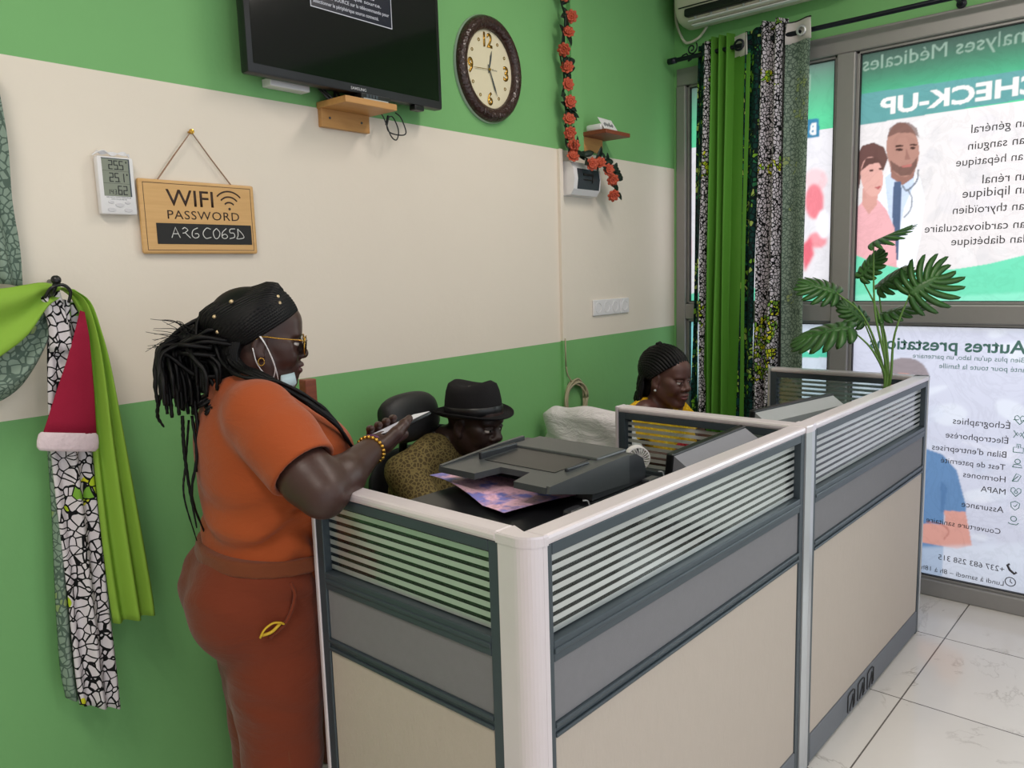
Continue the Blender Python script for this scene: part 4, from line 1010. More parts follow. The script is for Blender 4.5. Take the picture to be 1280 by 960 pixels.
bm = BM(); tube(bm, spline([on_w(56, 372, 0.15), on_w(64, 360, 0.165), on_w(78, 356, 0.165), on_w(88, 364, 0.16), on_w(86, 378, 0.15)], 18), 0.004, 6); obj('tie_cord', bm, m_black, cl, True)
ht = thing('santa_hat', 'red felt hat with white fluffy band hanging from the wall hook', 'hat', on_w(85, 480, 0.14))
m_felt = mat('red_felt', srgb(146, 30, 56), 0.85, 0, 0.12, 14, 0.3, 300, spec=0.15)
bm = BM(); rings = []
for k, (l, r_) in enumerate((((100, 388), (106, 390)), ((92, 420), (112, 422)), ((82, 455), (115, 456)), ((70, 490), (118, 492)), ((59, 525), (120, 526)), ((53, 543), (121, 543)))):
    a = on_w(*l, 0.125); b = on_w(*r_, 0.125); c = (a+b)/2; h = (b-a)/2
    rings.append([c+h*math.cos(q)+OUT*(0.20*h.length*math.sin(q)*(1+0.25*math.sin(3*q+k))) for q in np.linspace(0, 2*math.pi, 25)[:-1]])
loft(bm, rings); obj('cone', bm, m_felt, ht, True)
bm = BM(); rings = []
for y, k in ((540, 0.97), (543, 1.05), (551, 1.08), (559, 1.06), (563, 0.96)):
    a = on_w(50+(y-540)*-0.1, y, 0.125); b = on_w(121, y+1, 0.125); c = (a+b)/2; h = (b-a)/2*k
    rings.append([c+h*math.cos(q)+OUT*(0.24*h.length*math.sin(q)) for q in np.linspace(0, 2*math.pi, 25)[:-1]])
loft(bm, rings); obj('band', bm, mat('white_fleece', srgb(222, 204, 210), 0.95, 0, 0.1, 60, 0.6, 120), ht, True)
# ------------------------------------------------------------------ printer on the first desk
m_dk = mat('charcoal_plastic', srgb(44, 46, 50), 0.35, 0, 0.06, 40); m_gp = mat('grey_printer_plastic', srgb(66, 69, 71), 0.35, 0, 0.05, 40); m_bk = mat('black_printer_plastic', srgb(24, 25, 28), 0.3, 0, 0.06, 40)
pr = thing('printer', 'black multifunction printer with document feeder behind the counter corner', 'printer', (1.35, 1.17, 0.75))
bm = BM(); box(bm, (1.13, 1.01, 0.75), (1.60, 1.40, 1.0), 0.015); obj('body', bm, m_bk, pr, True, angle=40)
bm = BM(); box(bm, (1.16, 1.05, 0.84), (1.56, 1.41, 0.90), 0.004); obj('paper_slot', bm, m_dk, pr)
bm = BM()
A = [(1.115, 0.985), (1.60, 0.985), (1.60, 1.34), (1.115, 1.34)]
loft(bm, [[Vector((1.36+(x-1.36)*k, 1.16+(y-1.16)*k, z)) for x, y in A] for z, k in ((1.0, 0.95), (1.012, 1.0), (1.04, 1.0), (1.05, 0.985))]); obj('scanner_lid', bm, m_bk, pr)
bm = BM(); tube(bm, [(1.22, 0.981, 1.046), (1.60, 0.981, 1.046)], 0.002, 6); obj('trim_line', bm, m_silver, pr)
for x in (1.245, 1.545):
    bm = BM(); box(bm, (x, 0.962, 1.028), (x+0.05, 0.99, 1.062), 0.006); hg = obj('hinge', bm, m_dk, pr)
    bm = BM(); tube(bm, spline([(x+0.045, 0.965, 1.04), (x+0.06, 0.962, 1.05), (x+0.058, 0.964, 1.07), (x+0.045, 0.968, 1.074)], 12), 0.0016, 6); obj('hinge_spring', bm, m_silver, hg)
# feeder unit at the window end and its input tray reaching left
bm = BM(); prof = [(1.0, 1.05), (1.62, 1.05)]
P = [(1.36, 1.052), (1.365, 1.085), (1.40, 1.108), (1.46, 1.124), (1.535, 1.124), (1.566, 1.108), (1.578, 1.08), (1.572, 1.052)]
rings = [[Vector((x, y, z)) for x, z in P] for y in (0.995, 1.0, 1.325, 1.33)]
loft(bm, rings); obj('feeder_unit', bm, m_dk, pr)
bm = BM(); box(bm, (1.43, 1.03, 1.115), (1.55, 1.30, 1.129), 0.004); obj('feeder_cover', bm, m_gp, pr)
def tray(pts, z0f, z1f, m, name, parent, th=0.012):
    bm = BM(); a = [Vector((x, y, z0f(x))) for x, y in pts]; b = [v+Vector((0, 0, th)) for v in a]; loft(bm, [a, b]); return obj(name, bm, m, parent)
zt = lambda x: 1.102+(x-1.21)*0.035
U = [(1.205, 0.998), (1.46, 0.998), (1.46, 1.31), (1.205, 1.31), (1.205, 1.20), (1.275, 1.185), (1.275, 1.10), (1.205, 1.085)]
it = tray(U, zt, None, m_gp, 'input_tray', pr, 0.014)
for y0, y1, h in ((0.990, 1.000, 0.018), (1.308, 1.318, 0.024)):
    bm = BM(); a = [Vector((1.206, y0, zt(1.21)+0.001)), Vector((1.36, y0, 1.068)), Vector((1.50, y0, 1.062)), Vector((1.50, y0, zt(1.50)+h)), Vector((1.40, y0, zt(1.40)+h)), Vector((1.21, y0, zt(1.21)+0.016))]
    loft(bm, [a, [v+Vector((0, y1-y0, 0)) for v in a]]); obj('tray_side', bm, m_gp, it)
bm = BM(); box(bm, (1.30, 1.27, 1.116), (1.43, 1.280, 1.136), 0.003); obj('paper_guide', bm, m_dk, it)
bm = BM(); box(bm, (1.32, 1.03, 1.116), (1.40, 1.040, 1.128), 0.003); obj('paper_guide', bm, m_dk, it)
bm = BM(); a = [(1.30, 1.05), (1.43, 1.05), (1.43, 1.26), (1.30, 1.26)]; loft(bm, [[Vector((x, y, zt(x)+0.0142)) for x, y in a], [Vector((x, y, zt(x)+0.0152)) for x, y in a]]); obj('tray_recess', bm, m_bk, it)
# printed sheet on the lid
t_ = NT('pink_printed_paper'); v = t_.coord('Object', (1, 1, 1)); nz = t_.noise(14, v, 3, 0.6); n2 = t_.noise(90, v, 2)
c_ = t_.ramp(nz, [(0.40, srgb(128, 130, 206)), (0.5, srgb(236, 188, 214)), (0.72, srgb(238, 196, 206))])
c_ = t_.mix(t_.math('MULTIPLY', t_.math('GREATER_THAN', n2, 0.56), 0.35), c_, srgb(168, 120, 150)); t_.set(Base_Color=c_, Roughness=0.6)
bm = BM(); cs = [(1.262, 1.412), (1.150, 1.065), (1.40, 1.035), (1.505, 1.33)]
n = 12; top = []; 
for i in range(n+1):
    for j in range(n+1):
        u, w_ = i/n, j/n
        x = (cs[0][0]*(1-u)+cs[1][0]*u)*(1-w_)+(cs[3][0]*(1-u)+cs[2][0]*u)*w_; y = (cs[0][1]*(1-u)+cs[1][1]*u)*(1-w_)+(cs[3][1]*(1-u)+cs[2][1]*u)*w_
        z = 1.0545+0.012*(1-w_)**2*abs(math.sin(u*4.2))+0.006*math.sin(math.pi*w_)+0.014*(1-u)*(1-w_)
        top.append(Vector((x, y, z)))
vt = [bm.verts.new(p) for p in top]; vb = [bm.verts.new(p-Vector((0, 0, 0.0006))) for p in top]
for i in range(n):
    for j in range(n):
        q = (i*(n+1)+j, i*(n+1)+j+1, (i+1)*(n+1)+j+1, (i+1)*(n+1)+j)
        bm.faces.new([vt[k] for k in q]); bm.faces.new([vb[k] for k in reversed(q)])
bmesh.ops.recalc_face_normals(bm, faces=bm.faces[:])
tag1(obj('printed_sheet', bm, t_.m, None, True), 'pink and blue printed sheet lying under the printer tray', 'paper')

# ------------------------------------------------------------------ monitors
def monitor(label, c, yaw, tilt, w, h, hz, zf):
    M = Matrix.Translation((c[0], c[1], hz)) @ Matrix.Rotation(yaw, 4, 'Z')
    MT_ = M @ Matrix.Rotation(tilt, 4, 'X')
    t = thing('computer_monitor', label, 'monitor', M=Matrix.Translation((c[0], c[1], 0.75)), group='computer monitors behind the counter')
    bm = BM(); box(bm, (-w/2, 0, -h), (w/2, 0.02, 0), 0.004, 0, MT_); obj('bezel', bm, m_black, t)
    bm = BM(); box(bm, (-w/2+0.012, 0.0195, -h+0.02), (w/2-0.012, 0.0208, -0.012), 0, 0, MT_); obj('screen', bm, m_gloss, t)
    bm = BM(); P = [(0, -0.006), (-0.045, -0.03), (-0.052, -0.12), (-0.03, -h+0.03), (0, -h+0.012)]
    loft(bm, [[MT_ @ Vector((x, y, z)) for y, z in P] for x in (-w/2+0.006, w/2-0.006)]); obj('back_shell', bm, zf, t)
    bm = BM(); box(bm, (-0.03, -0.05, 0.76-hz), (0.03, -0.03, -h*0.5), 0.004, 0, M); obj('stand_neck', bm, m_black, t)
    bm = BM(); lathe(bm, [(0.10, 0), (0.10, 0.008), (0.03, 0.014)], 32, M @ Matrix.Translation((0, -0.02, 0.7505-hz))); obj('stand_base', bm, m_black, t)
    return t
m_mback = mat('grey_monitor_shell', srgb(128, 128, 136), 0.45, 0.0, 0.06, 40); m_mback2 = mat('silver_monitor_shell', srgb(168, 170, 172), 0.35, 0.2, 0.05, 40)
monitor('computer monitor with grey back beside the divider panel', (1.93, 1.005), 0.03, 0.10, 0.44, 0.28, 1.088, m_mback)
monitor('computer monitor with silver back behind the slim joint post', (2.60, 1.045), -0.17, 0.10, 0.48, 0.29, 1.092, m_mback2)

# small desk fan with a white grille, by the divider
fn = thing('desk_fan', 'small round white fan grille in front of the divider panel', 'fan', (2.06, 1.33, 0.75))
FM = Matrix.Translation((2.06, 1.33, 0.965)) @ Matrix.Rotation(math.radians(228), 4, 'Z') @ Matrix.Scale(0.85, 4) @ Matrix.Rotation(math.pi/2, 4, 'Y')
bm = BM()
for r in (0.012, 0.042): tube(bm, [FM @ Vector((r*math.cos(a), r*math.sin(a), 0.012)) for a in np.linspace(0, 2*math.pi, 33)], 0.0022, 6)
for k in range(22):
    a = 2*math.pi*k/22; tube(bm, [FM @ Vector((r*math.cos(a+r*6), r*math.sin(a+r*6), 0.012+0.004*math.sin(r*60))) for r in (0.01, 0.02, 0.03, 0.042)], 0.0014, 5)
obj('grille', bm, m_white, fn)
bm = BM(); lathe(bm, [(0.046, -0.02), (0.046, 0.012), (0.042, 0.012), (0.042, -0.02)], 32, FM, caps=False); obj('housing', bm, m_white, fn, True, angle=40)
bm = BM()
for k in range(4): ellipsoid(bm, (0, 0, 0), (0.018, 0.010, 0.002), FM @ Matrix.Rotation(k*math.pi/2, 4, 'Z') @ Matrix.Translation((0.02, 0, 0)) @ Matrix.Rotation(0.5, 4, 'X'), 8, 6)
lathe(bm, [(0.01, -0.02), (0.01, 0.006)], 12, FM); obj('blades', bm, m_greyp, fn)
bm = BM(); tube(bm, [(2.06, 1.33, 0.93), (2.06, 1.33, 0.755)], 0.008, 8); lathe(bm, [(0.05, 0.7505), (0.05, 0.758), (0.012, 0.768)], 24, Matrix.Translation((2.06, 1.33, 0))); obj('stand', bm, m_white, fn)

# ------------------------------------------------------------------ plant on the second desk
pl = thing('potted_plant', 'tall artificial split-leaf plant standing behind the counter by the window', 'plant', (3.27, 1.02, 0.75))
bm = BM(); lathe(bm, [(0.055, 0.751), (0.075, 0.80), (0.085, 0.87), (0.088, 0.885), (0.08, 0.885), (0.076, 0.86), (0.001, 0.855)], 28, Matrix.Translation((3.27, 1.02, 0))); obj('pot', bm, m_white, pl, True, angle=40)
m_stem = mat('plant_stem', srgb(96, 134, 62), 0.5, 0, 0.1, 20)
t_ = NT('split_leaf_green'); v = t_.coord(); t_.set(Base_Color=t_.mix(t_.noise(16, v, 3), srgb(28, 66, 30), srgb(64, 112, 44)), Roughness=0.42, Specular_IOR_Level=0.5); m_pleaf = t_.m
PN = Vector((0.85, 0.27, 0)).normalized(); PC = Vector((3.27, 1.0, 1.05))
def on_p(px, py, off=0.0):
    d = Vector(ray(px, py)); c = PC+PN*off; t = (c-Vector((0, 0, HCAM))).dot(PN)/d.dot(PN); return Vector((0, 0, HCAM))+d*t
def split_leaf(b, tip, W, nrm, nf=8, droop=0.15):
    """b->tip midrib, W half width, nrm blade normal"""
    bm = BM(); d = (tip-b); L = d.length; d.normalize(); sd = d.cross(nrm).normalized(); up = sd.cross(d).normalized()
    def pt(u, v):   # u along the rib, v sideways
        return b+d*(u*L)+sd*v-up*(droop*(u*L)**2/L+0.9*v*v/max(W, 0.01)*0.35)
    n = 10; rr = []
    for i in range(n+1):
        u = i/n; w = W*0.42*math.sin(math.pi*(0.12+0.86*u))**0.7*(1-0.5*u)
        rr.append([pt(u, -w), pt(u, 0)+up*0.002, pt(u, w), pt(u, 0)-up*0.0015])
    loft(bm, rr)
    for s in (-1, 1):
        for k in range(nf):
            u0 = 0.02+0.86*k/(nf-1); ang = math.radians(118-82*k/(nf-1)); fl_ = W*1.05*(0.55+0.6*math.sin(math.pi*(0.16+0.72*k/(nf-1))))
            if k == nf-1: fl_ *= 0.8
            rr = []; m = 6; fw = 0.5*L/nf*1.35
            for i in range(m+1):
                q = i/m; e = fl_*q; uu = u0+e*math.cos(ang+(-0.35*q))/L; vv = s*e*math.sin(ang-0.35*q); ww = fw*(0.75+0.45*math.sin(math.pi*q*0.85))*(1 if q < 0.85 else 0.55)
                ax = Vector((math.cos(ang), s*math.sin(ang))); px_ = Vector((-ax.y, ax.x))
                P = [(uu+px_.x*ww*kk/L, vv+px_.y*ww*kk) for kk in (-1, 0, 1)]
                a, c, e2 = [pt(*z) for z in P]; rr.append([a, c+up*0.0015, e2, c-up*0.0012])
            loft(bm, rr)
    return bm
base = Vector((3.27, 1.02, 0.865))
lv = [  # base px, tip px, half width, normal mix (toward camera, up, side), stem mid px
    ((1092, 302), (1122, 288), 0.10, (0.10, 1, 0.0), (1094, 390), -0.03, 0.02),
    ((1137, 368), (1172, 344), 0.105, (1, 0.30, 0.0), (1118, 420), -0.06, 0.25),
    ((1046, 366), (1010, 350), 0.075, (0.65, 0.8, 0.2), (1082, 400), 0.02, 0.2),
    ((1062, 410), (998, 412), 0.085, (0.6, 1, 0.1), (1092, 440), -0.05, 0.3),
    ((1076, 346), (1098, 316), 0.05, (0.7, 0.4, -0.5), (1100, 400), 0.03, 0.1),
    ((1100, 394), (1144, 376), 0.06, (0.35, 1, 0.0), (1108, 430), 0.04, 0.2),
    ((1098, 360), (1126, 334), 0.07, (0.3, 0.9, 0.3), (1105, 420), 0.09, 0.2),
    ((1080, 402), (1056, 378), 0.05, (0.8, 0.5, 0.4), (1095, 440), 0.07, 0.15),
]
for bpx, tpx, W, nm, mid, off, dr_ in lv:
    b = on_p(*bpx, off); tp_ = on_p(*tpx, off-0.01); nr = (-PN*nm[0]+Vector((0, 0, nm[1]))+Vector((PN.y, -PN.x, 0))*nm[2]).normalized()
    bm = BM(); tube(bm, spline([base+Vector((random.uniform(-.01, .01), random.uniform(-.01, .01), 0)), on_p(1109, 484, 0.0)+Vector((random.uniform(-.008, .008), random.uniform(-.008, .008), 0)), on_p(*mid, off*0.6), b], 22), lambda t: 0.0075-0.005*t, 7); obj('stem', bm, m_stem, pl, True)
    obj('leaf', split_leaf(b, tp_, W, nr, 7, dr_), m_pleaf, pl, True)
# ------------------------------------------------------------------ sculpting of the people
class Sculpt:
    """signed distance volume on a grid that may be finer in places; meshed as one continuous surface"""
    def __init__(s, ax, ay, az):
        s.ax, s.ay, s.az = ax, ay, az
        s.f = np.full((len(ax), len(ay), len(az)), 0.6, np.float32)
    def _blk(s, lo, hi):
        sl = []
        for a, l, h in zip((s.ax, s.ay, s.az), lo, hi):
            i0 = max(0, int(np.searchsorted(a, l))-1); i1 = min(len(a), int(np.searchsorted(a, h))+1)
            sl.append(slice(i0, max(i0, i1)))
        return tuple(sl)
    def _xyz(s, sl):
        return s.ax[sl[0]][:, None, None], s.ay[sl[1]][None, :, None], s.az[sl[2]][None, None, :]
    def add(s, prim, k=0.01):
        fn, lo, hi = prim; p = k+0.015; sl = s._blk(np.array(lo)-p, np.array(hi)+p)
        if min(x.stop-x.start for x in sl) < 1: return s
        d = fn(*s._xyz(sl)).astype(np.float32); f = s.f[sl]
        h = np.clip(0.5+0.5*(f-d)/k, 0, 1); s.f[sl] = f+(d-f)*h-k*h*(1-h); return s
    def sub(s, prim, k=0.004):
        fn, lo, hi = prim; p = k+0.01; sl = s._blk(np.array(lo)-p, np.array(hi)+p)
        if min(x.stop-x.start for x in sl) < 1: return s
        d = -fn(*s._xyz(sl)).astype(np.float32); f = s.f[sl]
        h = np.clip(0.5-0.5*(f-d)/k, 0, 1); s.f[sl] = f+(d-f)*h+k*h*(1-h); return s
    def keep(s, fn, k=0.004):
        d = fn(*s._xyz((slice(None),)*3)).astype(np.float32); h = np.clip(0.5-0.5*(s.f-d)/k, 0, 1)
        s.f = s.f+(d-s.f)*h+k*h*(1-h); return s
    def warp(s, fn):
        s.f = s.f+fn(*s._xyz((slice(None),)*3)).astype(np.float32); return s
    def mesh(s):
        f = s.f; ins = f < 0
        c = np.zeros(tuple(n-1 for n in f.shape), np.int8)
        for i in (0, 1):
            for j in (0, 1):
                for k in (0, 1): c += ins[i:f.shape[0]-1+i, j:f.shape[1]-1+j, k:f.shape[2]-1+k]
        I = np.argwhere((c > 0) & (c < 8)); idx = np.full(c.shape, -1, np.int32); idx[tuple(I.T)] = np.arange(len(I))
        acc = np.zeros((len(I), 3)); cnt = np.zeros(len(I)); A = (s.ax, s.ay, s.az)
        cor = lambda o: tuple((I+np.array(o)).T)
        for ax in range(3):
            for u in (0, 1):
                for v in (0, 1):
                    o0 = [0, 0, 0]; o0[(ax+1) % 3] = u; o0[(ax+2) % 3] = v; o1 = list(o0); o1[ax] = 1
                    f0, f1 = f[cor(o0)], f[cor(o1)]; m = (f0 < 0) != (f1 < 0)
                    t = np.where(m, f0/np.where(m, f0-f1, 1), 0)
                    P0 = np.stack([A[q][I[:, q]+o0[q]] for q in range(3)], 1); P1 = np.stack([A[q][I[:, q]+o1[q]] for q in range(3)], 1)
                    acc += np.where(m[:, None], P0+(P1-P0)*t[:, None], 0); cnt += m
        V = acc/np.maximum(cnt, 1)[:, None]; F = []
        for ax in range(3):
            a, b = (ax+1) % 3, (ax+2) % 3
            s0 = [slice(None)]*3; s1 = [slice(None)]*3; s0[ax] = slice(0, -1); s1[ax] = slice(1, None)
            x0, x1 = ins[tuple(s0)], ins[tuple(s1)]
            E = np.argwhere(x0 != x1); E = E[(E[:, a] > 0) & (E[:, b] > 0) & (E[:, a] < f.shape[a]-1) & (E[:, b] < f.shape[b]-1)]
            fl = x0[tuple(E.T)]
            q = []
            for da, db in ((1, 1), (0, 1), (0, 0), (1, 0)):
                e = E.copy(); e[:, a] -= da; e[:, b] -= db; q.append(idx[tuple(e.T)])
            q = np.stack(q, 1); q[~fl] = q[~fl][:, ::-1]; F.append(q)
        F = np.concatenate(F); F = F[(F >= 0).all(1)]
        return V, F
def R_(*ypr):
    y, p, r = (math.radians(a) for a in ypr)
    return np.array((Matrix.Rotation(y, 3, 'Z') @ Matrix.Rotation(p, 3, 'Y') @ Matrix.Rotation(r, 3, 'X')))
def p_cone(a, b, ra, rb):
    a = np.array(a, float); b = np.array(b, float); ba = b-a; L2 = max(ba@ba, 1e-12); m = max(ra, rb)
    def fn(X, Y, Z):
        px, py, pz = X-a[0], Y-a[1], Z-a[2]
        h = np.clip((px*ba[0]+py*ba[1]+pz*ba[2])/L2, 0, 1)
        return np.sqrt((px-ba[0]*h)**2+(py-ba[1]*h)**2+(pz-ba[2]*h)**2)-(ra+(rb-ra)*h)
    return fn, np.minimum(a, b)-m, np.maximum(a, b)+m
def p_ell(c, r, R=None):
    c = np.array(c, float); r = np.array(r, float); m = r.max()
    def fn(X, Y, Z):
        px, py, pz = X-c[0], Y-c[1], Z-c[2]
        if R is not None: px, py, pz = (R[0, 0]*px+R[1, 0]*py+R[2, 0]*pz, R[0, 1]*px+R[1, 1]*py+R[2, 1]*pz, R[0, 2]*px+R[1, 2]*py+R[2, 2]*pz)
        k0 = np.sqrt((px/r[0])**2+(py/r[1])**2+(pz/r[2])**2); k1 = np.sqrt((px/r[0]**2)**2+(py/r[1]**2)**2+(pz/r[2]**2)**2)
        return k0*(k0-1)/np.maximum(k1, 1e-9)
    return fn, c-m, c+m
def p_loft(rows, e=2.3, cap=0.02):
    """rows (z, cx, cy, rx, ry): a trunk of oval sections"""
    rows = sorted(rows); A = np.array(rows, float); zz = A[:, 0]
    # smooth interpolation of the sections
    zf = np.linspace(zz[0], zz[-1], 160); tab = []
    for k in range(1, 5):
        m = np.gradient(A[:, k], zz); i = np.clip(np.searchsorted(zz, zf)-1, 0, len(zz)-2); h = zz[i+1]-zz[i]; t = (zf-zz[i])/h
        y0, y1, m0, m1 = A[i, k], A[i+1, k], m[i]*h, m[i+1]*h
        tab.append((2*t**3-3*t**2+1)*y0+(t**3-2*t**2+t)*m0+(-2*t**3+3*t**2)*y1+(t**3-t**2)*m1)
    def fn(X, Y, Z):
        z = np.clip(Z, zz[0], zz[-1]); cx, cy, rx, ry = (np.interp(z.ravel(), zf, q).reshape(z.shape) for q in tab)
        d = ((np.abs(X-cx)/rx)**e+(np.abs(Y-cy)/ry)**e)**(1/e); d = (d-1)*np.minimum(rx, ry)
        dz = np.maximum(zz[0]-Z, Z-zz[-1])
        k = cap; h = np.clip(0.5-0.5*(d-dz)/k, 0, 1); return d+(dz-d)*h+k*h*(1-h)
    lo = [np.min(A[:, 1]-A[:, 3])-.03, np.min(A[:, 2]-A[:, 4])-.03, zz[0]]; hi = [np.max(A[:, 1]+A[:, 3])+.03, np.max(A[:, 2]+A[:, 4])+.03, zz[-1]]
    return fn, np.array(lo), np.array(hi)
def axis(*seg):
    """(start, step, stop, step, stop ...) -> coordinates with changing spacing"""
    out = [seg[0]]
    for i in range(1, len(seg), 2):
        st, end = seg[i], seg[i+1]; n = max(1, round((end-out[-1])/st)); out += list(np.linspace(out[-1], end, n+1)[1:])
    return np.array(out)
def link_mesh(name, V, F, mats, parent, M, fmat=None):
    Vw = V @ np.array(M.to_3x3()).T+np.array(M.translation)
    Vl = Vw if parent is None else (Vw @ np.array(MW[parent.name].inverted().to_3x3()).T+np.array(MW[parent.name].inverted().translation))
    me = bpy.data.meshes.new(name); me.vertices.add(len(Vl)); me.vertices.foreach_set('co', Vl.astype(np.float32).ravel())
    me.loops.add(F.size); me.loops.foreach_set('vertex_index', F.astype(np.int32).ravel())
    me.polygons.add(len(F)); me.polygons.foreach_set('loop_start', np.arange(0, F.size, 4, dtype=np.int32))
    if fmat is not None: me.polygons.foreach_set('material_index', fmat.astype(np.int32))
    me.update(calc_edges=True); me.polygons.foreach_set('use_smooth', np.ones(len(F), bool)); me.validate()
    for m in (mats if isinstance(mats, list) else [mats]): me.materials.append(m)
    o = bpy.data.objects.new(name, me); COL.objects.link(o)
    if parent is not None: o.parent = parent; MW[o.name] = MW[parent.name].copy()
    return o

class Head:
    """a head in its own frame: x forward, y to its left, z up, origin between the eyes' level and the skull's middle"""
    def __init__(s, c, ypr=(0, 0, 0), k=1.0): s.c = np.array(c, float); s.R = R_(*ypr); s.k = k
    def pt(s, p): return s.c+s.R @ (np.array(p, float)*s.k)
    def E(s, c, r, ypr=None):
        R = s.R if ypr is None else s.R @ R_(*ypr); return p_ell(s.pt(c), np.array(r)*s.k, R)
    def C(s, a, b, ra, rb): return p_cone(s.pt(a), s.pt(b), ra*s.k, rb*s.k)
    def loc(s, V): return ((V-s.c) @ s.R)/s.k
    def sculpt(s, S_, full=1.0, lips=1.0, neck=None, nr=(0.054, 0.062), nose=1.0):
        a = S_.add
        a(s.E((-.014, 0, .038), (.096, .074, .083)), .01); a(s.E((.022, 0, -.02), (.066, .060, .085)), .03)
        for y in (-1, 1):
            a(s.C((-.005, y*.050, -.045), (.058, y*.016, -.098), .020, .017), .03)
            a(s.E((.058, y*.036, -.03), (.026*full, .024*full, .026)), .02)
            a(s.E((.076, y*.030, .021), (.014, .024, .0085), (y*22, 0, 0)), .012)
            a(s.E((.05, y*.056, -.006), (.02, .010, .014)), .02)
        a(s.E((.070, 0, -.096), (.020, .020, .016)), .02); a(s.E((.060, 0, .05), (.033, .052, .036)), .03)
        for y in (-1, 1): S_.sub(s.E((.092, y*.032, .001), (.015, .017, .0105)), .010)
        a(s.C((.082, 0, .014), (.101, 0, -.024), .0075, .0115*nose), .012); a(s.E((.102, 0, -.027), (.0105, .0125*nose, .010)), .008)
        for y in (-1, 1):
            a(s.E((.092, y*.0145*nose, -.031), (.011, .0085*nose, .0085)), .006); S_.sub(s.E((.099, y*.0075, -.0375), (.005, .0035, .004)), .003)
            a(s.E((.0815, y*.032, .0065), (.011, .0165, .0055), (y*18, 12, 0)), .004); a(s.E((.0795, y*.032, -.0085), (.010, .0155, .005), (y*18, -12, 0)), .005)
        a(s.E((.082, 0, -.060), (.015, .028, .022)), .015)
        a(s.E((.0945, 0, -.0545), (.0095, .0225, .0062*lips)), .004); a(s.E((.0925, 0, -.0675), (.0105, .0195, .0078*lips)), .004)
        for y in (-1, 1): a(s.E((.0965, y*.007, -.0525), (.0075, .0085, .005*lips)), .005)
        S_.sub(s.E((.104, 0, -.0603), (.013, .0215, .0014)), .003)
        a(s.E((.080, 0, -.081), (.012, .016, .006)), .01)
        for y in (-1, 1):
            a(s.E((-.006, y*.077, -.004), (.017, .0075, .031), (y*-18, 12, 0)), .006); a(s.E((-.002, y*.076, -.030), (.010, .0075, .012)), .006)
            S_.sub(s.E((-.001, y*.085, -.002), (.0095, .0065, .019), (y*-18, 12, 0)), .004)
        if neck is not None: a(p_cone(s.pt((-.022, 0, -.052)), neck, nr[0], nr[1]), .03)
    def eyes(s, parent, M, look=(0, 0), iris=(40, 22, 16)):
        for y, nm in ((-1, 'eye'), (1, 'eye')):
            bm = BM(); c = s.pt((.0765, y*.032, -.0005)); r = .0128*s.k
            d = s.R @ (np.array(Vector((math.cos(look[0])*math.cos(look[1]), math.sin(look[0])*math.cos(look[1]), math.sin(look[1])))))
            q = M @ Matrix.Translation(Vector(c)) @ Vector(d).to_track_quat('Z', 'Y').to_matrix().to_4x4()
            bmesh.ops.create_uvsphere(bm, u_segments=24, v_segments=18, radius=r, matrix=q)
            bm.normal_update(); zc = q.to_3x3() @ Vector((0, 0, 1)); cc = q.translation
            for f in bm.faces:
                cz = ((f.calc_center_median()-cc).normalized()).dot(zc); f.material_index = 2 if cz > .955 else (1 if cz > .84 else 0)
            obj(nm, bm, [m_eyew, m_iris, m_pupil], parent, True)
    def lips_mask(s, V, F):
        c = s.loc(V[F].mean(1)); e = ((c[:, 0]-.094)/.02)**2+(c[:, 1]/.0235)**2+((c[:, 2]+.0608)/.0145)**2
        return (e < 1) & (c[:, 0] > .088)
    def brows(s, parent, M, m):
        for y in (-1, 1):
            bm = BM(); tube(bm, [M @ Vector(s.pt(p)) for p in ((.0925, y*.014, .0175), (.0915, y*.026, .0225), (.086, y*.038, .0225), (.074, y*.050, .016))], lambda t: .0026*(1-.6*t)*s.k, 6); obj('eyebrow', bm, m, parent, True)
m_eyew = mat('eye_white', srgb(205, 196, 190), 0.2, 0, 0.02); m_iris = mat('dark_iris', srgb(38, 22, 16), 0.15); m_pupil = mat('pupil', srgb(8, 6, 6), 0.1)
def skin_mat(name, c, lipc):
    t = NT(name); v = t.coord(); f = t.noise(22, v, 4); g = t.noise(5, v, 2)
    col = t.mix(t.math('ADD', t.math('MULTIPLY', f, .5), t.math('MULTIPLY', g, .5)), tuple(x*.82 for x in srgb(*c)[:3])+(1,), tuple(min(1, x*1.18) for x in srgb(*c)[:3])+(1,))
    t.set(Base_Color=col, Roughness=0.42, Specular_IOR_Level=0.42, Subsurface_Weight=0.08, Subsurface_Radius=(0.02, 0.008, 0.005), Subsurface_Scale=0.25)
    t.bump(t.noise(420, v, 2), 0.12, 0.002)
    return [t.m, mat(name+'_lips', srgb(*lipc), 0.35, 0, 0.06, 60)]
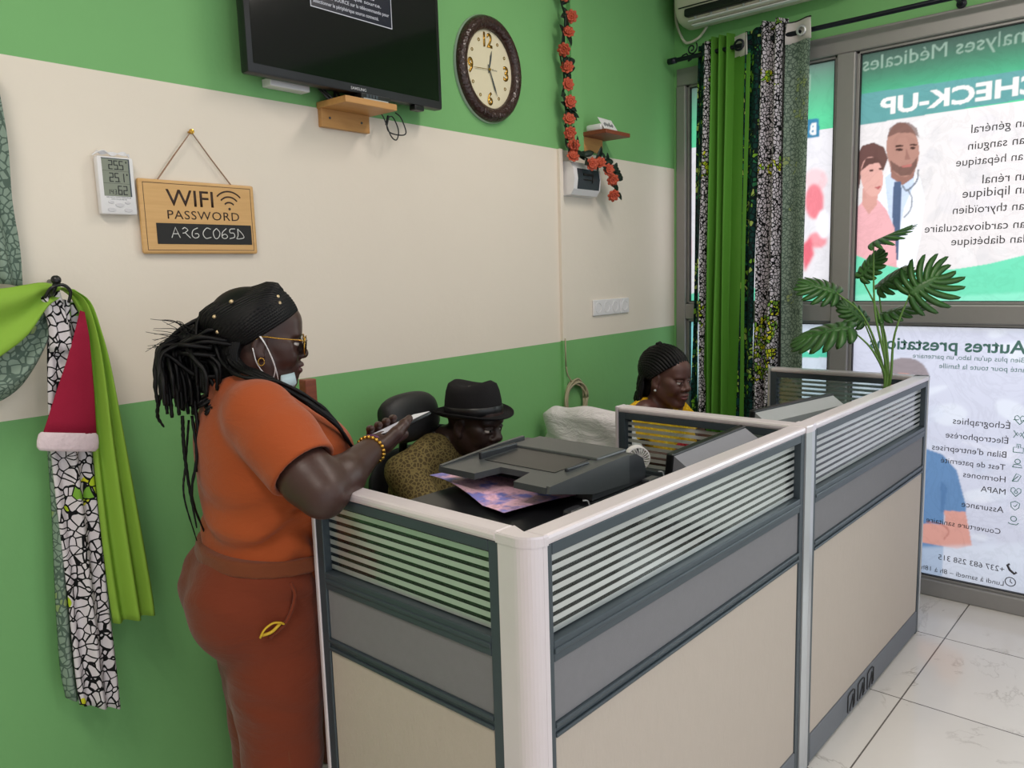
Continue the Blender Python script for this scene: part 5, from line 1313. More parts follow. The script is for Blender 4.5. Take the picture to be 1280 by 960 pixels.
def hand_prims(S_, wrist, fwd, up, side, k=1.0, curl=0.5, spread=0.12):
    """relaxed hand: wrist point, pointing direction, back-of-hand direction; side +1 thumb on the left of fwd when seen from the back"""
    f = np.array(fwd, float); f /= np.linalg.norm(f); u = np.array(up, float); u -= f*(u@f); u /= np.linalg.norm(u); l = np.cross(u, f)*side
    w = np.array(wrist, float); P = lambda a, b, c: w+k*(f*a+l*b+u*c)
    S_.add(p_cone(w, P(.02, 0, 0), .024*k, .024*k), .012)
    for b, e in ((-.028, .078), (-.010, .084), (.010, .086), (.027, .080)):
        S_.add(p_cone(P(.02, b*.55, 0), P(e, b, 0), .0145*k, .0115*k), .014)
    for (b, e, L) in ((-.030, .080, .058), (-.011, .086, .072), (.010, .088, .078), (.029, .082, .070)):
        sp = b*spread*8; c1 = curl*0.7; c2 = curl*1.5; c3 = curl*2.2; q = np.array([e, b, 0.0]); ph = [(.45, c1, .0098), (.32, c2, .0088), (.23, c3, .008)]
        r0 = .0102
        for fr_, a, r1 in ph:
            n = q+np.array([math.cos(a)*math.cos(sp), math.cos(a)*math.sin(sp), -math.sin(a)])*L*fr_
            S_.add(p_cone(P(*q), P(*n), r0*k, r1*k), .004); q = n; r0 = r1
    t0 = np.array([.022, .026, -.008]); t1 = t0+np.array([.030, .026, -.014]); t2 = t1+np.array([.028, .010, -.010]); t3 = t2+np.array([.022, .0, -.010])
    S_.add(p_cone(P(.018, .012, -.004), P(*t0), .018*k, .016*k), .012); S_.add(p_cone(P(*t0), P(*t1), .0145*k, .012*k), .008); S_.add(p_cone(P(*t1), P(*t2), .0115*k, .0105*k), .004); S_.add(p_cone(P(*t2), P(*t3), .0105*k, .009*k), .004)
def place(cx, cy, heading): return Matrix.Translation((cx, cy, 0)) @ Matrix.Rotation(math.radians(heading), 4, 'Z')
def braid(bm, pts, r, n=24, seg=6, knots=None, taper=0.5):
    P = spline(pts, n); L = sum((a-b).length for a, b in zip(P[:-1], P[1:])); kn = knots or L/0.016
    tube(bm, P, lambda t: r*(1-taper*t**3)*(1+0.16*math.sin(2*math.pi*kn*t)), seg)
# ------------------------------------------------------------------ woman in orange at the end of the counter
W1 = place(0.97, 1.74, -20); rw = random.Random(11); m_pgold = mat('pale_gold', srgb(214, 190, 150), 0.3, 0.5)
sk1 = skin_mat('dark_brown_skin', (66, 44, 39), (82, 48, 48))
m_hair = mat('black_hair', srgb(9, 8, 10), 0.5, 0, 0.2, 30, spec=0.22)
def cloth_mat(name, c, b=0.15):
    t = NT(name); v = t.coord(); f = t.noise(7, v, 4)
    t.set(Base_Color=t.mix(f, tuple(x*.92 for x in srgb(*c)[:3])+(1,), tuple(min(1, x*1.06) for x in srgb(*c)[:3])+(1,)), Roughness=0.8, Specular_IOR_Level=0.2, Sheen_Weight=0.15)
    w = t.math('ADD', t.math('MULTIPLY', t.noise(9, t.coord('Object', (1, 1, 2.6)), 5, 0.6, 0.8), 1.0), t.math('MULTIPLY', t.noise(500, v, 1), 0.03)); t.bump(w, b, 0.05)
    return t.m
m_shirt = cloth_mat('orange_jersey', (160, 74, 34)); m_pants = cloth_mat('rust_trousers', (116, 50, 28)); m_sash = cloth_mat('brown_waistband', (116, 60, 34))
w1 = thing('person', 'woman in orange outfit with glasses and long braids, leaning on the counter holding a phone', 'person', M=W1.copy())
hd = Head((.048, 0, 1.407), (-8, 6, 0))
B = Sculpt(axis(-.24, .007, -.07, .0026, .46), axis(-.46, .004, -.22, .0028, .10, .007, .30), axis(0.0, .012, .80, .006, 1.08, .0026, 1.57))
neck = (-.008, 0, 1.285)
hd.sculpt(B, full=1.12, lips=1.12, neck=neck, nr=(.056, .066), nose=1.1)
B.add(p_cone((.07, 0, 1.31), (.03, 0, 1.29), .04, .05), .03)
B.add(p_loft([(.86, .02, 0, .12, .16), (.98, .04, 0, .125, .155), (1.1, .05, 0, .14, .17), (1.2, .04, 0, .135, .165), (1.27, .01, 0, .085, .13), (1.315, 0, 0, .06, .07)]), .03)
shR, elR, wrR = np.array((.01, -.175, 1.245)), np.array((.092, -.335, 1.098)), np.array((.258, -.178, 1.148))
B.add(p_cone((-.005, -.11, 1.27), shR, .05, .06), .03); B.add(p_cone(shR, (.075, -.30, 1.125), .062, .060), .02); B.add(p_cone((.075, -.30, 1.125), elR, .060, .049), .02)
B.add(p_cone(elR, (.15, -.28, 1.112), .049, .050), .02); B.add(p_cone((.15, -.28, 1.112), wrR, .048, .029), .015)
# right hand under the phone: palm, five separate fingers, thumb along the near edge
hf = np.array((.88, .30, .20)); hf /= np.linalg.norm(hf); hl = np.array((-.33, .92, -.24)); hl -= hf*(hl@hf); hl /= np.linalg.norm(hl); hu = np.cross(hf, hl)
HP = lambda a, b, c: wrR+hf*a+hl*b+hu*c
B.add(p_cone(wrR, HP(.03, 0, 0), .028, .028), .012)
for b, e in ((-.026, .076), (-.009, .082), (.010, .082), (.027, .076)): B.add(p_cone(HP(.02, b*.6, 0), HP(e, b, .002), .0165, .0135), .014)
for a0, dx in ((.026, -.004), (.047, .0), (.068, .004), (.086, .008)):   # fingers wrap the far side and close over it
    q = [HP(a0, .026, -.004), HP(a0+.012+dx, .046, -.002), HP(a0+.018+dx, .053, .022), HP(a0+.014+dx, .040, .038), HP(a0+.010+dx, .026, .040)]
    for i, (r0, r1) in enumerate(((.0125, .0108), (.0108, .010), (.010, .0092), (.0092, .0078))): B.add(p_cone(q[i], q[i+1], r0, r1), .004)
q = [HP(.020, -.024, .0), HP(.050, -.040, .014), HP(.082, -.036, .024), HP(.108, -.028, .030)]
for i, (r0, r1) in enumerate(((.019, .0155), (.0145, .0125), (.0125, .0092))): B.add(p_cone(q[i], q[i+1], r0, r1), .006)
# left arm hangs behind the body
B.add(p_cone((-.005, .11, 1.27), (.01, .175, 1.245), .05, .06), .03); B.add(p_cone((.01, .175, 1.245), (.02, .235, .99), .058, .046), .02); B.add(p_cone((.02, .235, .99), (.16, .215, .86), .044, .028), .015)
hand_prims(B, (.16, .215, .86), (.85, -.1, -.5), (.2, .95, .2), -1, 0.95, 0.5)
for y in (-1, 1):
    B.add(p_cone((.0, y*.09, .84), (.02, y*.095, .46), .10, .065), .03); B.add(p_cone((.02, y*.095, .46), (-.01, y*.095, .08), .06, .042), .02); B.add(p_cone((-.02, y*.095, .05), (.12, y*.11, .035), .04, .03), .02)
V, F = B.mesh(); fm = hd.lips_mask(V, F).astype(int)
link_mesh('body', V, F, sk1, w1, W1, fm)
hd.eyes(w1, W1, (0, -.2)); hd.brows(w1, W1, m_hair)

# shirt
C = Sculpt(axis(-.2, .005, .34), axis(-.42, .005, .30), axis(.80, .005, 1.36))
C.add(p_loft([(.835, .022, 0, .147, .195), (.90, .025, 0, .143, .192), (.96, .035, 0, .148, .192), (1.02, .048, 0, .160, .198), (1.09, .057, 0, .176, .205), (1.14, .060, 0, .181, .205), (1.20, .048, 0, .165, .198), (1.255, .022, 0, .120, .175), (1.295, .0, 0, .085, .125), (1.325, -.01, 0, .07, .085)], 2.2), .01)
for y in (-1, 1): C.add(p_ell((.125, y*.09, 1.125), (.105, .088, .085)), .04)
shd = np.array((.092, -.335, 1.098))-shR
C.add(p_cone((-.01, -.08, 1.282), (.005, -.165, 1.255), .055, .070), .03); C.add(p_cone((.005, -.165, 1.252), shR+shd*.30, .074, .083), .03); C.add(p_cone(shR+shd*.30, shR+shd*.72, .083, .079), .02)
C.add(p_cone((-.01, .08, 1.282), (.005, .165, 1.255), .055, .068), .03); C.add(p_cone((.005, .17, 1.25), (.016, .215, 1.07), .074, .076), .02)
hem = shR+shd*.70; hn = shd/np.linalg.norm(shd)
C.sub(p_cone(hem-hn*.005, hem+hn*.16, .068, .068), .006)
C.keep(lambda X, Y, Z: np.where((Y < -.205) | (X*hn[0]+Y*hn[1]+Z*hn[2] > hem@hn+.02), 1, -1)*0+np.minimum((X-hem[0])*hn[0]+(Y-hem[1])*hn[1]+(Z-hem[2])*hn[2], 0.15-((X-hem[0])**2+(Y-hem[1])**2+(Z-hem[2])**2)**.5), .006)
C.keep(lambda X, Y, Z: (1.055-Z)+0*X+np.where(Y > .19, 0, -1)+0*Y, .005)
C.sub(p_ell((.055, 0, 1.335), (.085, .085, .06)), .008); C.keep(lambda X, Y, Z: (.845-Z)+0*X+0*Y+0.006*np.sin(14*Y+9*X), .006)
C.warp(lambda X, Y, Z: 0.0075*np.sin(62*Z+20*X+9*Y+3*np.sin(18*Y+25*X))*np.exp(-((Z-.97)/.085)**2)+0.003*np.sin(40*(Z*.8-X*.7)+22*Y)*np.exp(-((Z-1.14)/.07)**2)*np.exp(-((Y+.21)/.1)**2))
V, F = C.mesh(); link_mesh('shirt', V, F, m_shirt, w1, W1)
# sleeve seam and waistband
C = Sculpt(axis(-.20, .005, .24), axis(-.26, .005, .26), axis(.85, .004, .97))
C.add(p_loft([(.84, .014, 0, .166, .214), (.868, .016, 0, .163, .211), (.90, .020, 0, .159, .208), (.935, .026, 0, .157, .207)], 2.2, .01), .01); C.warp(lambda X, Y, Z: 0*X+0*Y+0*Z)
sz = lambda X, Y: .903-.10*(X+.0)-.0*Y
C.f += 0; C.keep(lambda X, Y, Z: np.abs(Z-sz(X, Y))-.018, .004)
V, F = C.mesh(); link_mesh('waistband', V, F, m_sash, w1, W1)
# trousers
T = Sculpt(axis(-.22, .006, .22), axis(-.26, .006, .26), axis(.04, .007, .96))
T.add(p_loft([(.50, .01, 0, .105, .185), (.60, .018, 0, .120, .20), (.68, .012, 0, .138, .208), (.76, -.002, 0, .158, .213), (.82, -.008, 0, .160, .212), (.88, .008, 0, .150, .204), (.93, .022, 0, .144, .195)], 2.2), .01)
for y in (-1, 1):
    T.add(p_ell((-.085, y*.085, .79), (.088, .10, .11)), .04)
    T.add(p_cone((.012, y*.10, .62), (.012, y*.10, .40), .112, .094), .02); T.add(p_cone((.012, y*.10, .40), (.0, y*.10, .07), .094, .082), .02)
T.sub(p_cone((.03, 0, .05), (.03, 0, .46), .014, .004), .03)
T.sub(p_ell((.005, -.222, .80), (.032, .012, .05), R_(0, -35, 0)), .012)
T.keep(lambda X, Y, Z: (Z-(.905-.10*X))+0*Y, .004)
T.warp(lambda X, Y, Z: 0.003*np.sin(55*Z+30*X+6*np.sin(9*Y))*np.exp(-((Z-.84)/.05)**2)+0.002*np.sin(70*Z+40*X)*np.exp(-((Z-.56)/.06)**2)+0.003*np.sin(60*(X*.8+Z))*np.exp(-(((X-.08)/.07)**2+((Y+.2)/.08)**2+((Z-.8)/.07)**2)))
V, F = T.mesh(); link_mesh('trousers', V, F, m_pants, w1, W1)
bm = BM(); tube(bm, [W1 @ Vector((.012+.005*math.sin(z*9), -.2025 if z > .6 else -.197-.0*z, z)) for z in np.linspace(.60, .20, 14)], .002, 5); obj('side_seam', bm, m_sash, w1)
bm = BM(); tube(bm, spline([W1 @ Vector(p) for p in ((.038, -.205, .868), (.044, -.212, .835), (.022, -.216, .785), (-.02, -.219, .755))], 16), .0045, 6); obj('pocket_edge', bm, m_pants, w1, True)
for y in (-1, 1):
    bm = BM(); rings = []
    for t, w_, h_ in ((-.075, .02, .03), (-.06, .036, .07), (0, .04, .085), (.07, .046, .06), (.13, .042, .045), (.165, .02, .025)):
        rings.append([W1 @ Vector((.0+t, y*.105+w_*math.cos(a), .002+h_/2+h_/2*math.sin(a))) for a in np.linspace(0, 2*math.pi, 17)[:-1]])
    loft(bm, rings); obj('shoe', bm, m_black, w1, True)

# hair: scalp, braids drawn back, hanging bundle, loose ends, braids over the shoulder
HL = lambda p: W1 @ Vector(hd.pt(p))
bm = BM()
HC = Sculpt(axis(-.14, .004, .16), axis(-.12, .004, .12), axis(1.28, .004, 1.57))
HC.add(hd.E((-.024, 0, .044), (.097, .079, .084)), .01); HC.add(hd.E((-.080, 0, -.022), (.046, .060, .055)), .03); HC.add(hd.E((-.062, 0, -.075), (.034, .062, .06)), .03)
def hk_(X, Y, Z):
    q = [X-hd.c[0], Y-hd.c[1], Z-hd.c[2]]; x, y, z = (hd.R[0, i]*q[0]+hd.R[1, i]*q[1]+hd.R[2, i]*q[2] for i in range(3))
    return np.minimum(.565*x-.826*z+.0193+0*y, x+.030)
HC.keep(hk_, .006)
V, F = HC.mesh()
ec, er = np.array((-.022, 0, .046)), np.array((.107, .088, .0935)); G = np.array((-.108, 0, -.035))
def hairline(th, nrm, off, c, r):
    n = np.array((nrm[0], 0, nrm[1])); u = np.array((-nrm[1], 0, nrm[0])); v = np.array((0, 1.0, 0)); n2 = n@n
    pc = c-n*((n@c+off)/n2); d = u*math.cos(th)+v*math.sin(th); a_ = ((d/r)**2).sum(); q = (pc-c)/r; b_ = 2*(q*(d/r)).sum(); c0 = (q**2).sum()-1
    return pc+d*((-b_+math.sqrt(max(0, b_*b_-4*a_*c0)))/(2*a_))
def onell(d): d = np.array(d, float); return ec+d/np.sqrt(((d/er)**2).sum())
for k in range(92):
    a = -1.5+3.0*k/91
    y0 = math.sin(a); st = hairline(a*1.33, (.565, -.826), .0193, ec, er); P = []
    for t in np.linspace(0, 1, 9):
        d = (st-ec)*(1-t)+(G-ec)*t; d[2] += .045*math.sin(math.pi*t)*math.cos(a); d[1] += .02*math.sin(math.pi*t)*y0
        P.append(HL(onell(d)+ (onell(d)-ec)*0.02))
    braid(bm, P, .0056, 44, 6, taper=0.1)
for k in range(120):   # bundle at the back, drooping over the shoulder blade
    o = np.array((rw.gauss(0, .016), rw.gauss(0, .030), rw.gauss(0, .026))); u = rw.random()
    e = np.array((-.085-.125*u+rw.gauss(0, .012), rw.gauss(-.01, .05), -.155+.035*(1-u)+rw.gauss(0, .022)))
    P = [G+o+np.array((.035, 0, .015)), G+o+np.array((-.03, 0, .018)), (G+e)/2+np.array((-.03-.028*u, rw.gauss(0, .02), .040+.018*u)), e+np.array((-.006, 0, .05)), e]
    braid(bm, [HL(p) for p in P], .0052, 26, 6, taper=0.25)
for k in range(46):   # braids lying down the nape and behind the ear
    b = -1+2*k/45; y = .074*math.sin(b*1.45); x = -.045-.055*math.cos(b*1.45)
    P = [HL((x+.012, y*1.02, .03)), HL((x-.004, y*1.08, -.03)), HL((x+.004, y*1.12, -.085)), HL((x-.008, y*1.25-.0, -.125)), HL((x-.03-.02*rw.random(), y*1.35, -.15-.02*rw.random()))]
    braid(bm, P, .0054, 24, 6, taper=0.2)
def px1(px, py, off):   # point on a plane beside her body, by where it shows
    n = W1.to_3x3() @ Vector((0, 1, 0)); c = W1 @ Vector((0, off, 0)); d = Vector(ray(px, py)); t = (c-Vector((0, 0, HCAM))).dot(n)/d.dot(n); return Vector((0, 0, HCAM))+d*t
for pts, r in ((((228, 520), (230, 560), (236, 605), (246, 660)), .0045), (((236, 525), (232, 580), (230, 620), (246, 676)), .003), (((240, 520), (246, 570), (240, 620), (258, 672)), .004), (((205, 480), (199, 500), (197, 520), (205, 534)), .005), (((243, 500), (248, 545), (246, 590)), .005)):
    braid(bm, [px1(a, b, rw.uniform(-.05, .02)) for a, b in pts], r, 30, 6, taper=.6)
for k in range(26):   # wisps
    x0, y0 = rw.uniform(240, 268), rw.uniform(425, 452); x1, y1 = rw.uniform(180, 232), rw.uniform(398, 440)
    tube(bm, spline([px1(x0, y0, rw.uniform(-.04, .03)), px1((x0+x1)/2, (y0+y1)/2-rw.uniform(4, 16), 0), px1(x1, y1, rw.uniform(-.04, .04))], 10), lambda t: .0016*(1-.7*t), 4)
for k in range(20):   # over the right shoulder
    j = rw.gauss(0, 1); e = rw.random()
    P = [HL((-.075+.01*j, -.055, .0)), HL((-.055+.01*j, -.075-.01*e, -.05)), W1 @ Vector((.015+.012*j, -.125-.012*e, 1.338)), W1 @ Vector((.085+.010*j, -.150-.02*e, 1.292-.010*j)), W1 @ Vector((.165+.008*j, -.155-.025*e, 1.225-.012*j)), W1 @ Vector((.222+.006*j-.02*e, -.150-.02*e, 1.14-.012*j+.03*e))]
    braid(bm, P, .0048, 34, 6, taper=.3)
tm = bpy.data.meshes.new('t'); tm.from_pydata((V @ np.array(W1.to_3x3()).T+np.array(W1.translation)).tolist(), [], F.tolist()); bm.from_mesh(tm); bpy.data.meshes.remove(tm)
obj('braided_hair', bm, m_hair, w1, True)
for px, py in ((289, 377), (347, 371), (349, 379), (366, 373), (268, 396), (272, 415), (269, 435)):
    d = Vector(ray(px, py)); o = Vector((0, 0, HCAM)); best = None
    c = HL(ec); # nearest side of the head along the sight line
    for t in np.linspace(1.5, 2.2, 700)/d.length:
        q = hd.loc(np.array([tuple(W1.inverted() @ (o+d*t))]))[0]
        if (((q-ec)/(er*1.05))**2).sum() < 1: best = o+d*t; break
    if best is None: continue
    bm = BM(); lathe(bm, [(.0038, -.004), (.0046, 0), (.0038, .004)], 10, Matrix.Translation(best) @ Matrix.Rotation(1.2, 4, 'X')); obj('hair_bead', bm, m_pgold, w1, True, label='gold hair cuff')
# glasses, mask under the chin, earring, bracelets
gg = None
bm = BM()
for y in (-1, 1):
    c0 = np.array((.104, y*.034, -.004))
    tube(bm, [HL(c0+np.array((-.006*abs(math.cos(a))*(1 if math.cos(a)*y > 0 else 0), .026*math.cos(a), .023*math.sin(a)))) for a in np.linspace(0, 2*math.pi, 25)], .0016, 6)
    tube(bm, spline([HL(p) for p in ((.100, y*.060, .006), (.085, y*.072, .010), (.04, y*.0795, .012), (-.004, y*.083, .014), (-.02, y*.083, -.004))], 14), .0015, 6)
tube(bm, [HL((.105, -.008, .002)), HL((.110, 0, .006)), HL((.105, .008, .002))], .0014, 6)
gg = obj('glasses', bm, m_gold, w1, True, label='gold rimmed glasses')
bm = BM()
for y in (-1, 1):
    c0 = np.array((.103, y*.034, -.004)); ring = lambda dx: [HL(c0+np.array((dx, .025*math.cos(a), .022*math.sin(a)))) for a in np.linspace(0, 2*math.pi, 25)[:-1]]
    loft(bm, [ring(0), ring(.001)])
obj('lenses', bm, glass_mat('tinted_lens', (.45, .45, .45, 1)), gg)
bm = BM()
for off in (0, .004): tube(bm, spline([HL(p) for p in ((-.006, -.089, .020-off), (.012, -.083, -.01), (.032, -.072, -.055), (.042-off*3, -.056, -.088))], 14), .0014, 5)
tube(bm, spline([HL(p) for p in ((-.02, -.086, -.012), (-.008, -.080, -.05), (.02, -.068, -.085), (.038, -.05, -.10))], 14), .0014, 5)
mk = obj('mask_loop', bm, m_white, w1, True)
MKm = mat('pale_blue_mask', srgb(176, 198, 206), 0.8)
bm = BM(); rings = []
for t in np.linspace(-1, 1, 17):
    a = t*1.25; c = np.array((.030+.050*math.cos(a), .058*math.sin(a), -.098)); n_ = np.array((math.cos(a), math.sin(a), 0)); h = .024*(1-.25*t*t)
    rings.append([HL(c+n_*.006+np.array((0, 0, h+.004))), HL(c+n_*.010), HL(c+n_*.003+np.array((0, 0, -h*.7))), HL(c+n_*.002), HL(c+n_*.002+np.array((0, 0, h)))])
loft(bm, rings); obj('face_mask', bm, MKm, w1, True, label='pale blue face mask pulled under the chin')
bm = BM(); tube(bm, [HL(np.array((.0, -.083, -.044))+np.array((.007*math.cos(a), 0, .009*math.sin(a)))) for a in np.linspace(0, 2*math.pi, 14)], .0012, 5); obj('earring', bm, m_gold, w1, True)
def bracelet(t, R, m, nm, k=0, bead=.0055):
    bm = BM(); ax = (wrR-np.array((.15, -.28, 1.112))); L = np.linalg.norm(ax); ax /= L; u = np.cross(ax, (0, 0, 1)); u /= np.linalg.norm(u); v = np.cross(ax, u); c = wrR-ax*t
    if k:
        for i in range(k):
            a = 2*math.pi*i/k; p = W1 @ Vector(c+u*R*math.cos(a)+v*R*math.sin(a)); ellipsoid(bm, p, (bead,)*3, None, 8, 6)
    else: tube(bm, [W1 @ Vector(c+u*R*math.cos(a)+v*R*math.sin(a)+ax*.004*math.sin(a)) for a in np.linspace(0, 2*math.pi, 30)], .003, 6)
    obj(nm, bm, m, w1, True)
bracelet(.012, .033, m_gold, 'beaded_bracelet', 20); bracelet(-.006, .031, mat('purple_cord', srgb(96, 48, 92), .6), 'cord_bracelet', 0)
# phone in the right hand
ph = thing('smartphone', 'smartphone held by the woman in orange', 'phone', W1 @ Vector(HP(.09, .004, .03)))
PM = W1 @ Matrix(((hf[0], hl[0], hu[0], HP(.098, .003, .0205)[0]), (hf[1], hl[1], hu[1], HP(.098, .003, .0205)[1]), (hf[2], hl[2], hu[2], HP(.098, .003, .0205)[2]), (0, 0, 0, 1)))
bm = BM(); box(bm, (-.075, -.036, -.005), (.075, .036, .004), .003, 0, PM); obj('casing', bm, m_black, ph, True, angle=40)
bm = BM(); box(bm, (-.073, -.034, .0038), (.073, .034, .0048), .0004, 0, PM); t_ = NT('lit_phone_screen'); t_.set(Base_Color=(.1, .1, .1, 1), Roughness=.15, Emission_Color=t_.mix(t_.noise(40, t_.coord()), (.62, .58, .60, 1), (.75, .72, .74, 1)), Emission_Strength=.55); obj('screen', bm, t_.m, ph)
bm = BM(); tube(bm, spline([W1 @ Vector(p) for p in ((-.040, -.222, .762), (-.030, -.224, .779), (-.012, -.223, .789), (.004, -.222, .787), (.014, -.219, .780))], 16), .005, 6, flat=.5); tube(bm, spline([W1 @ Vector(p) for p in ((-.036, -.221, .766), (-.014, -.223, .770), (.006, -.220, .784))], 10), .004, 6)
tag1(obj('lanyard', bm, [mat('yellow_ribbon', srgb(214, 176, 40), .6)], None, True), 'yellow lanyard peeking out of the orange trouser pocket', 'lanyard')
# ------------------------------------------------------------------ the two seated people
def seated(t, M, hd, neck, sh, skin, torso, elb, wri, step=.0028, name='body', full=1.0, lips=1.0, nose=1.0, nr=(.052, .06), hip=(-.06, .52)):
    hc = hd.c
    B = Sculpt(axis(-.42, .010, hc[0]-.13, step, hc[0]+.14, .007, .56), axis(-.36, .008, -.12, step, .12, .008, .36), axis(0.0, .014, .66, .006, hc[2]-.15, step, hc[2]+.17))
    hd.sculpt(B, full=full, lips=lips, nose=nose, neck=neck, nr=nr)
    B.add(p_loft(torso, 2.3), .03)
    for y in (-1, 1):
        Y = lambda p: (p[0], p[1]*y, p[2])
        B.add(p_cone((neck[0], neck[1]+.09*y, neck[2]-.015), Y(sh), .045, .055), .03); B.add(p_cone(Y(sh), Y(elb), .052, .042), .02); B.add(p_cone(Y(elb), Y(wri), .042, .026), .015)
        hand_prims(B, Y(wri), (.95, -.25*y, -.15), (.1, 0, 1), -y, 0.95, .28)
        B.add(p_cone((hip[0], .09*y, hip[1]), (.36, .10*y, .50), .085, .065), .03); B.add(p_cone((.36, .10*y, .50), (.34, .10*y, .09), .06, .042), .02); B.add(p_cone((.31, .10*y, .045), (.46, .11*y, .035), .04, .03), .02)
    V, F = B.mesh(); link_mesh(name, V, F, skin, t, M, hd.lips_mask(V, F).astype(int))
def side_line(a, b, n): return [tuple(a[i]+(b[i]-a[i])*k/n for i in range(3)) for k in range(n+1)]

# ---- man in a black hat
c_ = Vector(ray(593, 535)); c_ = Vector((0, 0, HCAM))+c_*(2.60/math.hypot(c_.x, c_.y))
PSI = -78.0
F2 = Vector((math.cos(math.radians(PSI)), math.sin(math.radians(PSI)), 0))
hx, hz = .07, c_.z+.018
W2 = place(c_.x-F2.x*hx, c_.y-F2.y*hx, PSI)
sk2 = skin_mat('deep_brown_skin', (50, 35, 32), (66, 44, 42))
w2 = thing('person', 'man in a black hat and olive patterned shirt seated behind the printer', 'person', M=W2.copy())
hm = Head((hx, 0, hz), (-4, 10, 0))
tz = hz-.07
tor2 = [(.45, -.09, 0, .115, .17), (.60, -.095, 0, .115, .165), (.76, -.09, 0, .12, .175), (tz-.10, -.085, 0, .115, .175), (tz-.03, -.07, 0, .085, .13), (tz+.015, -.055, 0, .055, .065)]
nk2 = (-.035, 0, tz-.005); sh2 = (-.075, .185, tz-.075); el2 = (.05, .245, .80); wr2 = (.27, .13, .79)
seated(w2, W2, hm, nk2, sh2, sk2, tor2, el2, wr2, full=.95, lips=1.25, nose=1.25, nr=(.055, .062))
hm.eyes(w2, W2, (.15, -.05)); hm.brows(w2, W2, m_hair)
t_ = NT('olive_patterned_cloth'); v = t_.coord(); vo = t_.new('ShaderNodeTexVoronoi'); vo.feature = 'DISTANCE_TO_EDGE'; vo.inputs['Scale'].default_value = 75; t_.link(v, vo.inputs['Vector'])
t_.set(Base_Color=t_.mix(t_.ramp(vo.outputs['Distance'], [(0.06, (0, 0, 0, 1)), (0.16, (1, 1, 1, 1))]), srgb(120, 106, 66), srgb(78, 66, 42)), Roughness=.8, Specular_IOR_Level=.2); t_.bump(t_.noise(8, v, 4), .4, .03); m_olive = t_.m
C = Sculpt(axis(-.36, .0065, .40), axis(-.36, .0065, .36), axis(.48, .0065, hz+.03))
C.add(p_loft([(z, x, y, rx+.014, ry+.014) for z, x, y, rx, ry in tor2[:-1]]+[(tz+.02, -.058, 0, .066, .074)], 2.3), .01)
for y in (-1, 1):
    Y = lambda p: np.array((p[0], p[1]*y, p[2])); s_, e_, w_ = Y(sh2), Y(el2), Y(wr2)
    C.add(p_cone((nk2[0], .085*y, nk2[2]-.012), s_, .060, .072), .03); C.add(p_cone(s_, e_, .068, .060), .02); C.add(p_cone(e_, e_+(w_-e_)*.8, .058, .046), .02)
    C.sub(p_cone(e_+(w_-e_)*.80, w_, .040, .040), .004)
C.sub(p_ell((.015, 0, tz+.075), (.078, .068, .085)), .006)
C.warp(lambda X, Y, Z: .003*np.sin(45*Z+25*X+14*Y))
V, F = C.mesh(); link_mesh('patterned_shirt', V, F, m_olive, w2, W2)
bm = BM(); tube(bm, [W2 @ Vector((-.030+.066*math.cos(a), .066*math.sin(a), tz+.012-.028*math.cos(a))) for a in np.linspace(0, 2*math.pi, 30)], .009, 8, flat=1.8); obj('dark_collar', bm, m_black, w2, True)
m_pants2 = cloth_mat('dark_trousers', (40, 42, 50))
def lap(t, M, m, ry=.18):
    T = Sculpt(axis(-.26, .008, .48), axis(-.24, .008, .24), axis(.10, .008, .64))
    T.add(p_ell((-.08, 0, .54), (.17, ry+.02, .10)), .02)
    for y in (-1, 1): T.add(p_cone((-.05, .09*y, .535), (.36, .10*y, .515), .098, .08), .03); T.add(p_cone((.36, .10*y, .51), (.34, .10*y, .13), .078, .062), .02)
    V, F = T.mesh(); link_mesh('trousers', V, F, m, t, M)
    for y in (-1, 1):
        bm = BM(); rings = []
        for q, w_, h_ in ((-.075, .02, .03), (-.06, .042, .08), (0, .046, .09), (.08, .05, .07), (.15, .045, .05), (.185, .02, .025)): rings.append([M @ Vector((.33+q, y*.105+w_*math.cos(a), .002+h_/2+h_/2*math.sin(a))) for a in np.linspace(0, 2*math.pi, 17)[:-1]])
        loft(bm, rings); obj('shoe', bm, m_black, t, True)
lap(w2, W2, m_pants2)
# felt hat
m_felt2 = mat('black_felt', srgb(30, 29, 31), .9, 0, .12, 18, .25, 400, spec=.2); m_brim = mat('brown_brim_underside', srgb(66, 52, 44), .85)
HM = W2 @ Matrix.Translation(Vector(hm.pt((-.006, 0, .028)))) @ Matrix(hm.R.tolist()).to_4x4() @ Matrix.Rotation(math.radians(-11), 4, 'Y')
bm = BM(); N = 40
def hring(rx, ry, z, f=None): return [HM @ Vector((rx*math.cos(a), ry*math.sin(a), z+(f(a) if f else 0))) for a in np.linspace(0, 2*math.pi, N+1)[:-1]]
pin = lambda k: (lambda a: -k*max(0, math.cos(a))**2*0+.0)
rings = [hring(.101, .084, .0), hring(.103, .086, .02), hring(.101, .083, .05), hring(.096, .077, .080), hring(.088, .068, .100, lambda a: .006*math.cos(2*a)), hring(.070, .052, .108, lambda a: .008*math.cos(2*a)), hring(.045, .030, .102, lambda a: .006*math.cos(2*a)), hring(.015, .010, .094)]
loft(bm, rings, True, True); hat = obj('fedora_hat', bm, m_felt2, w2, True)
curl = lambda k: (lambda a: k*(.010*math.sin(a)**2-.006*math.cos(a)))
bm = BM(); r_in = hring(.100, .083, .004); r1 = hring(.118, .102, .002, curl(.4)); r2 = hring(.136, .122, .004, curl(1.1)); r3 = hring(.139, .126, .008, curl(1.5))
lo_ = [[p-Vector((0, 0, .004)) for p in q] for q in (r3, r2, r1, r_in)]
vr = loft(bm, [r_in, r1, r2, r3]+lo_, True, False); obj('brim', bm, m_felt2, hat, True)
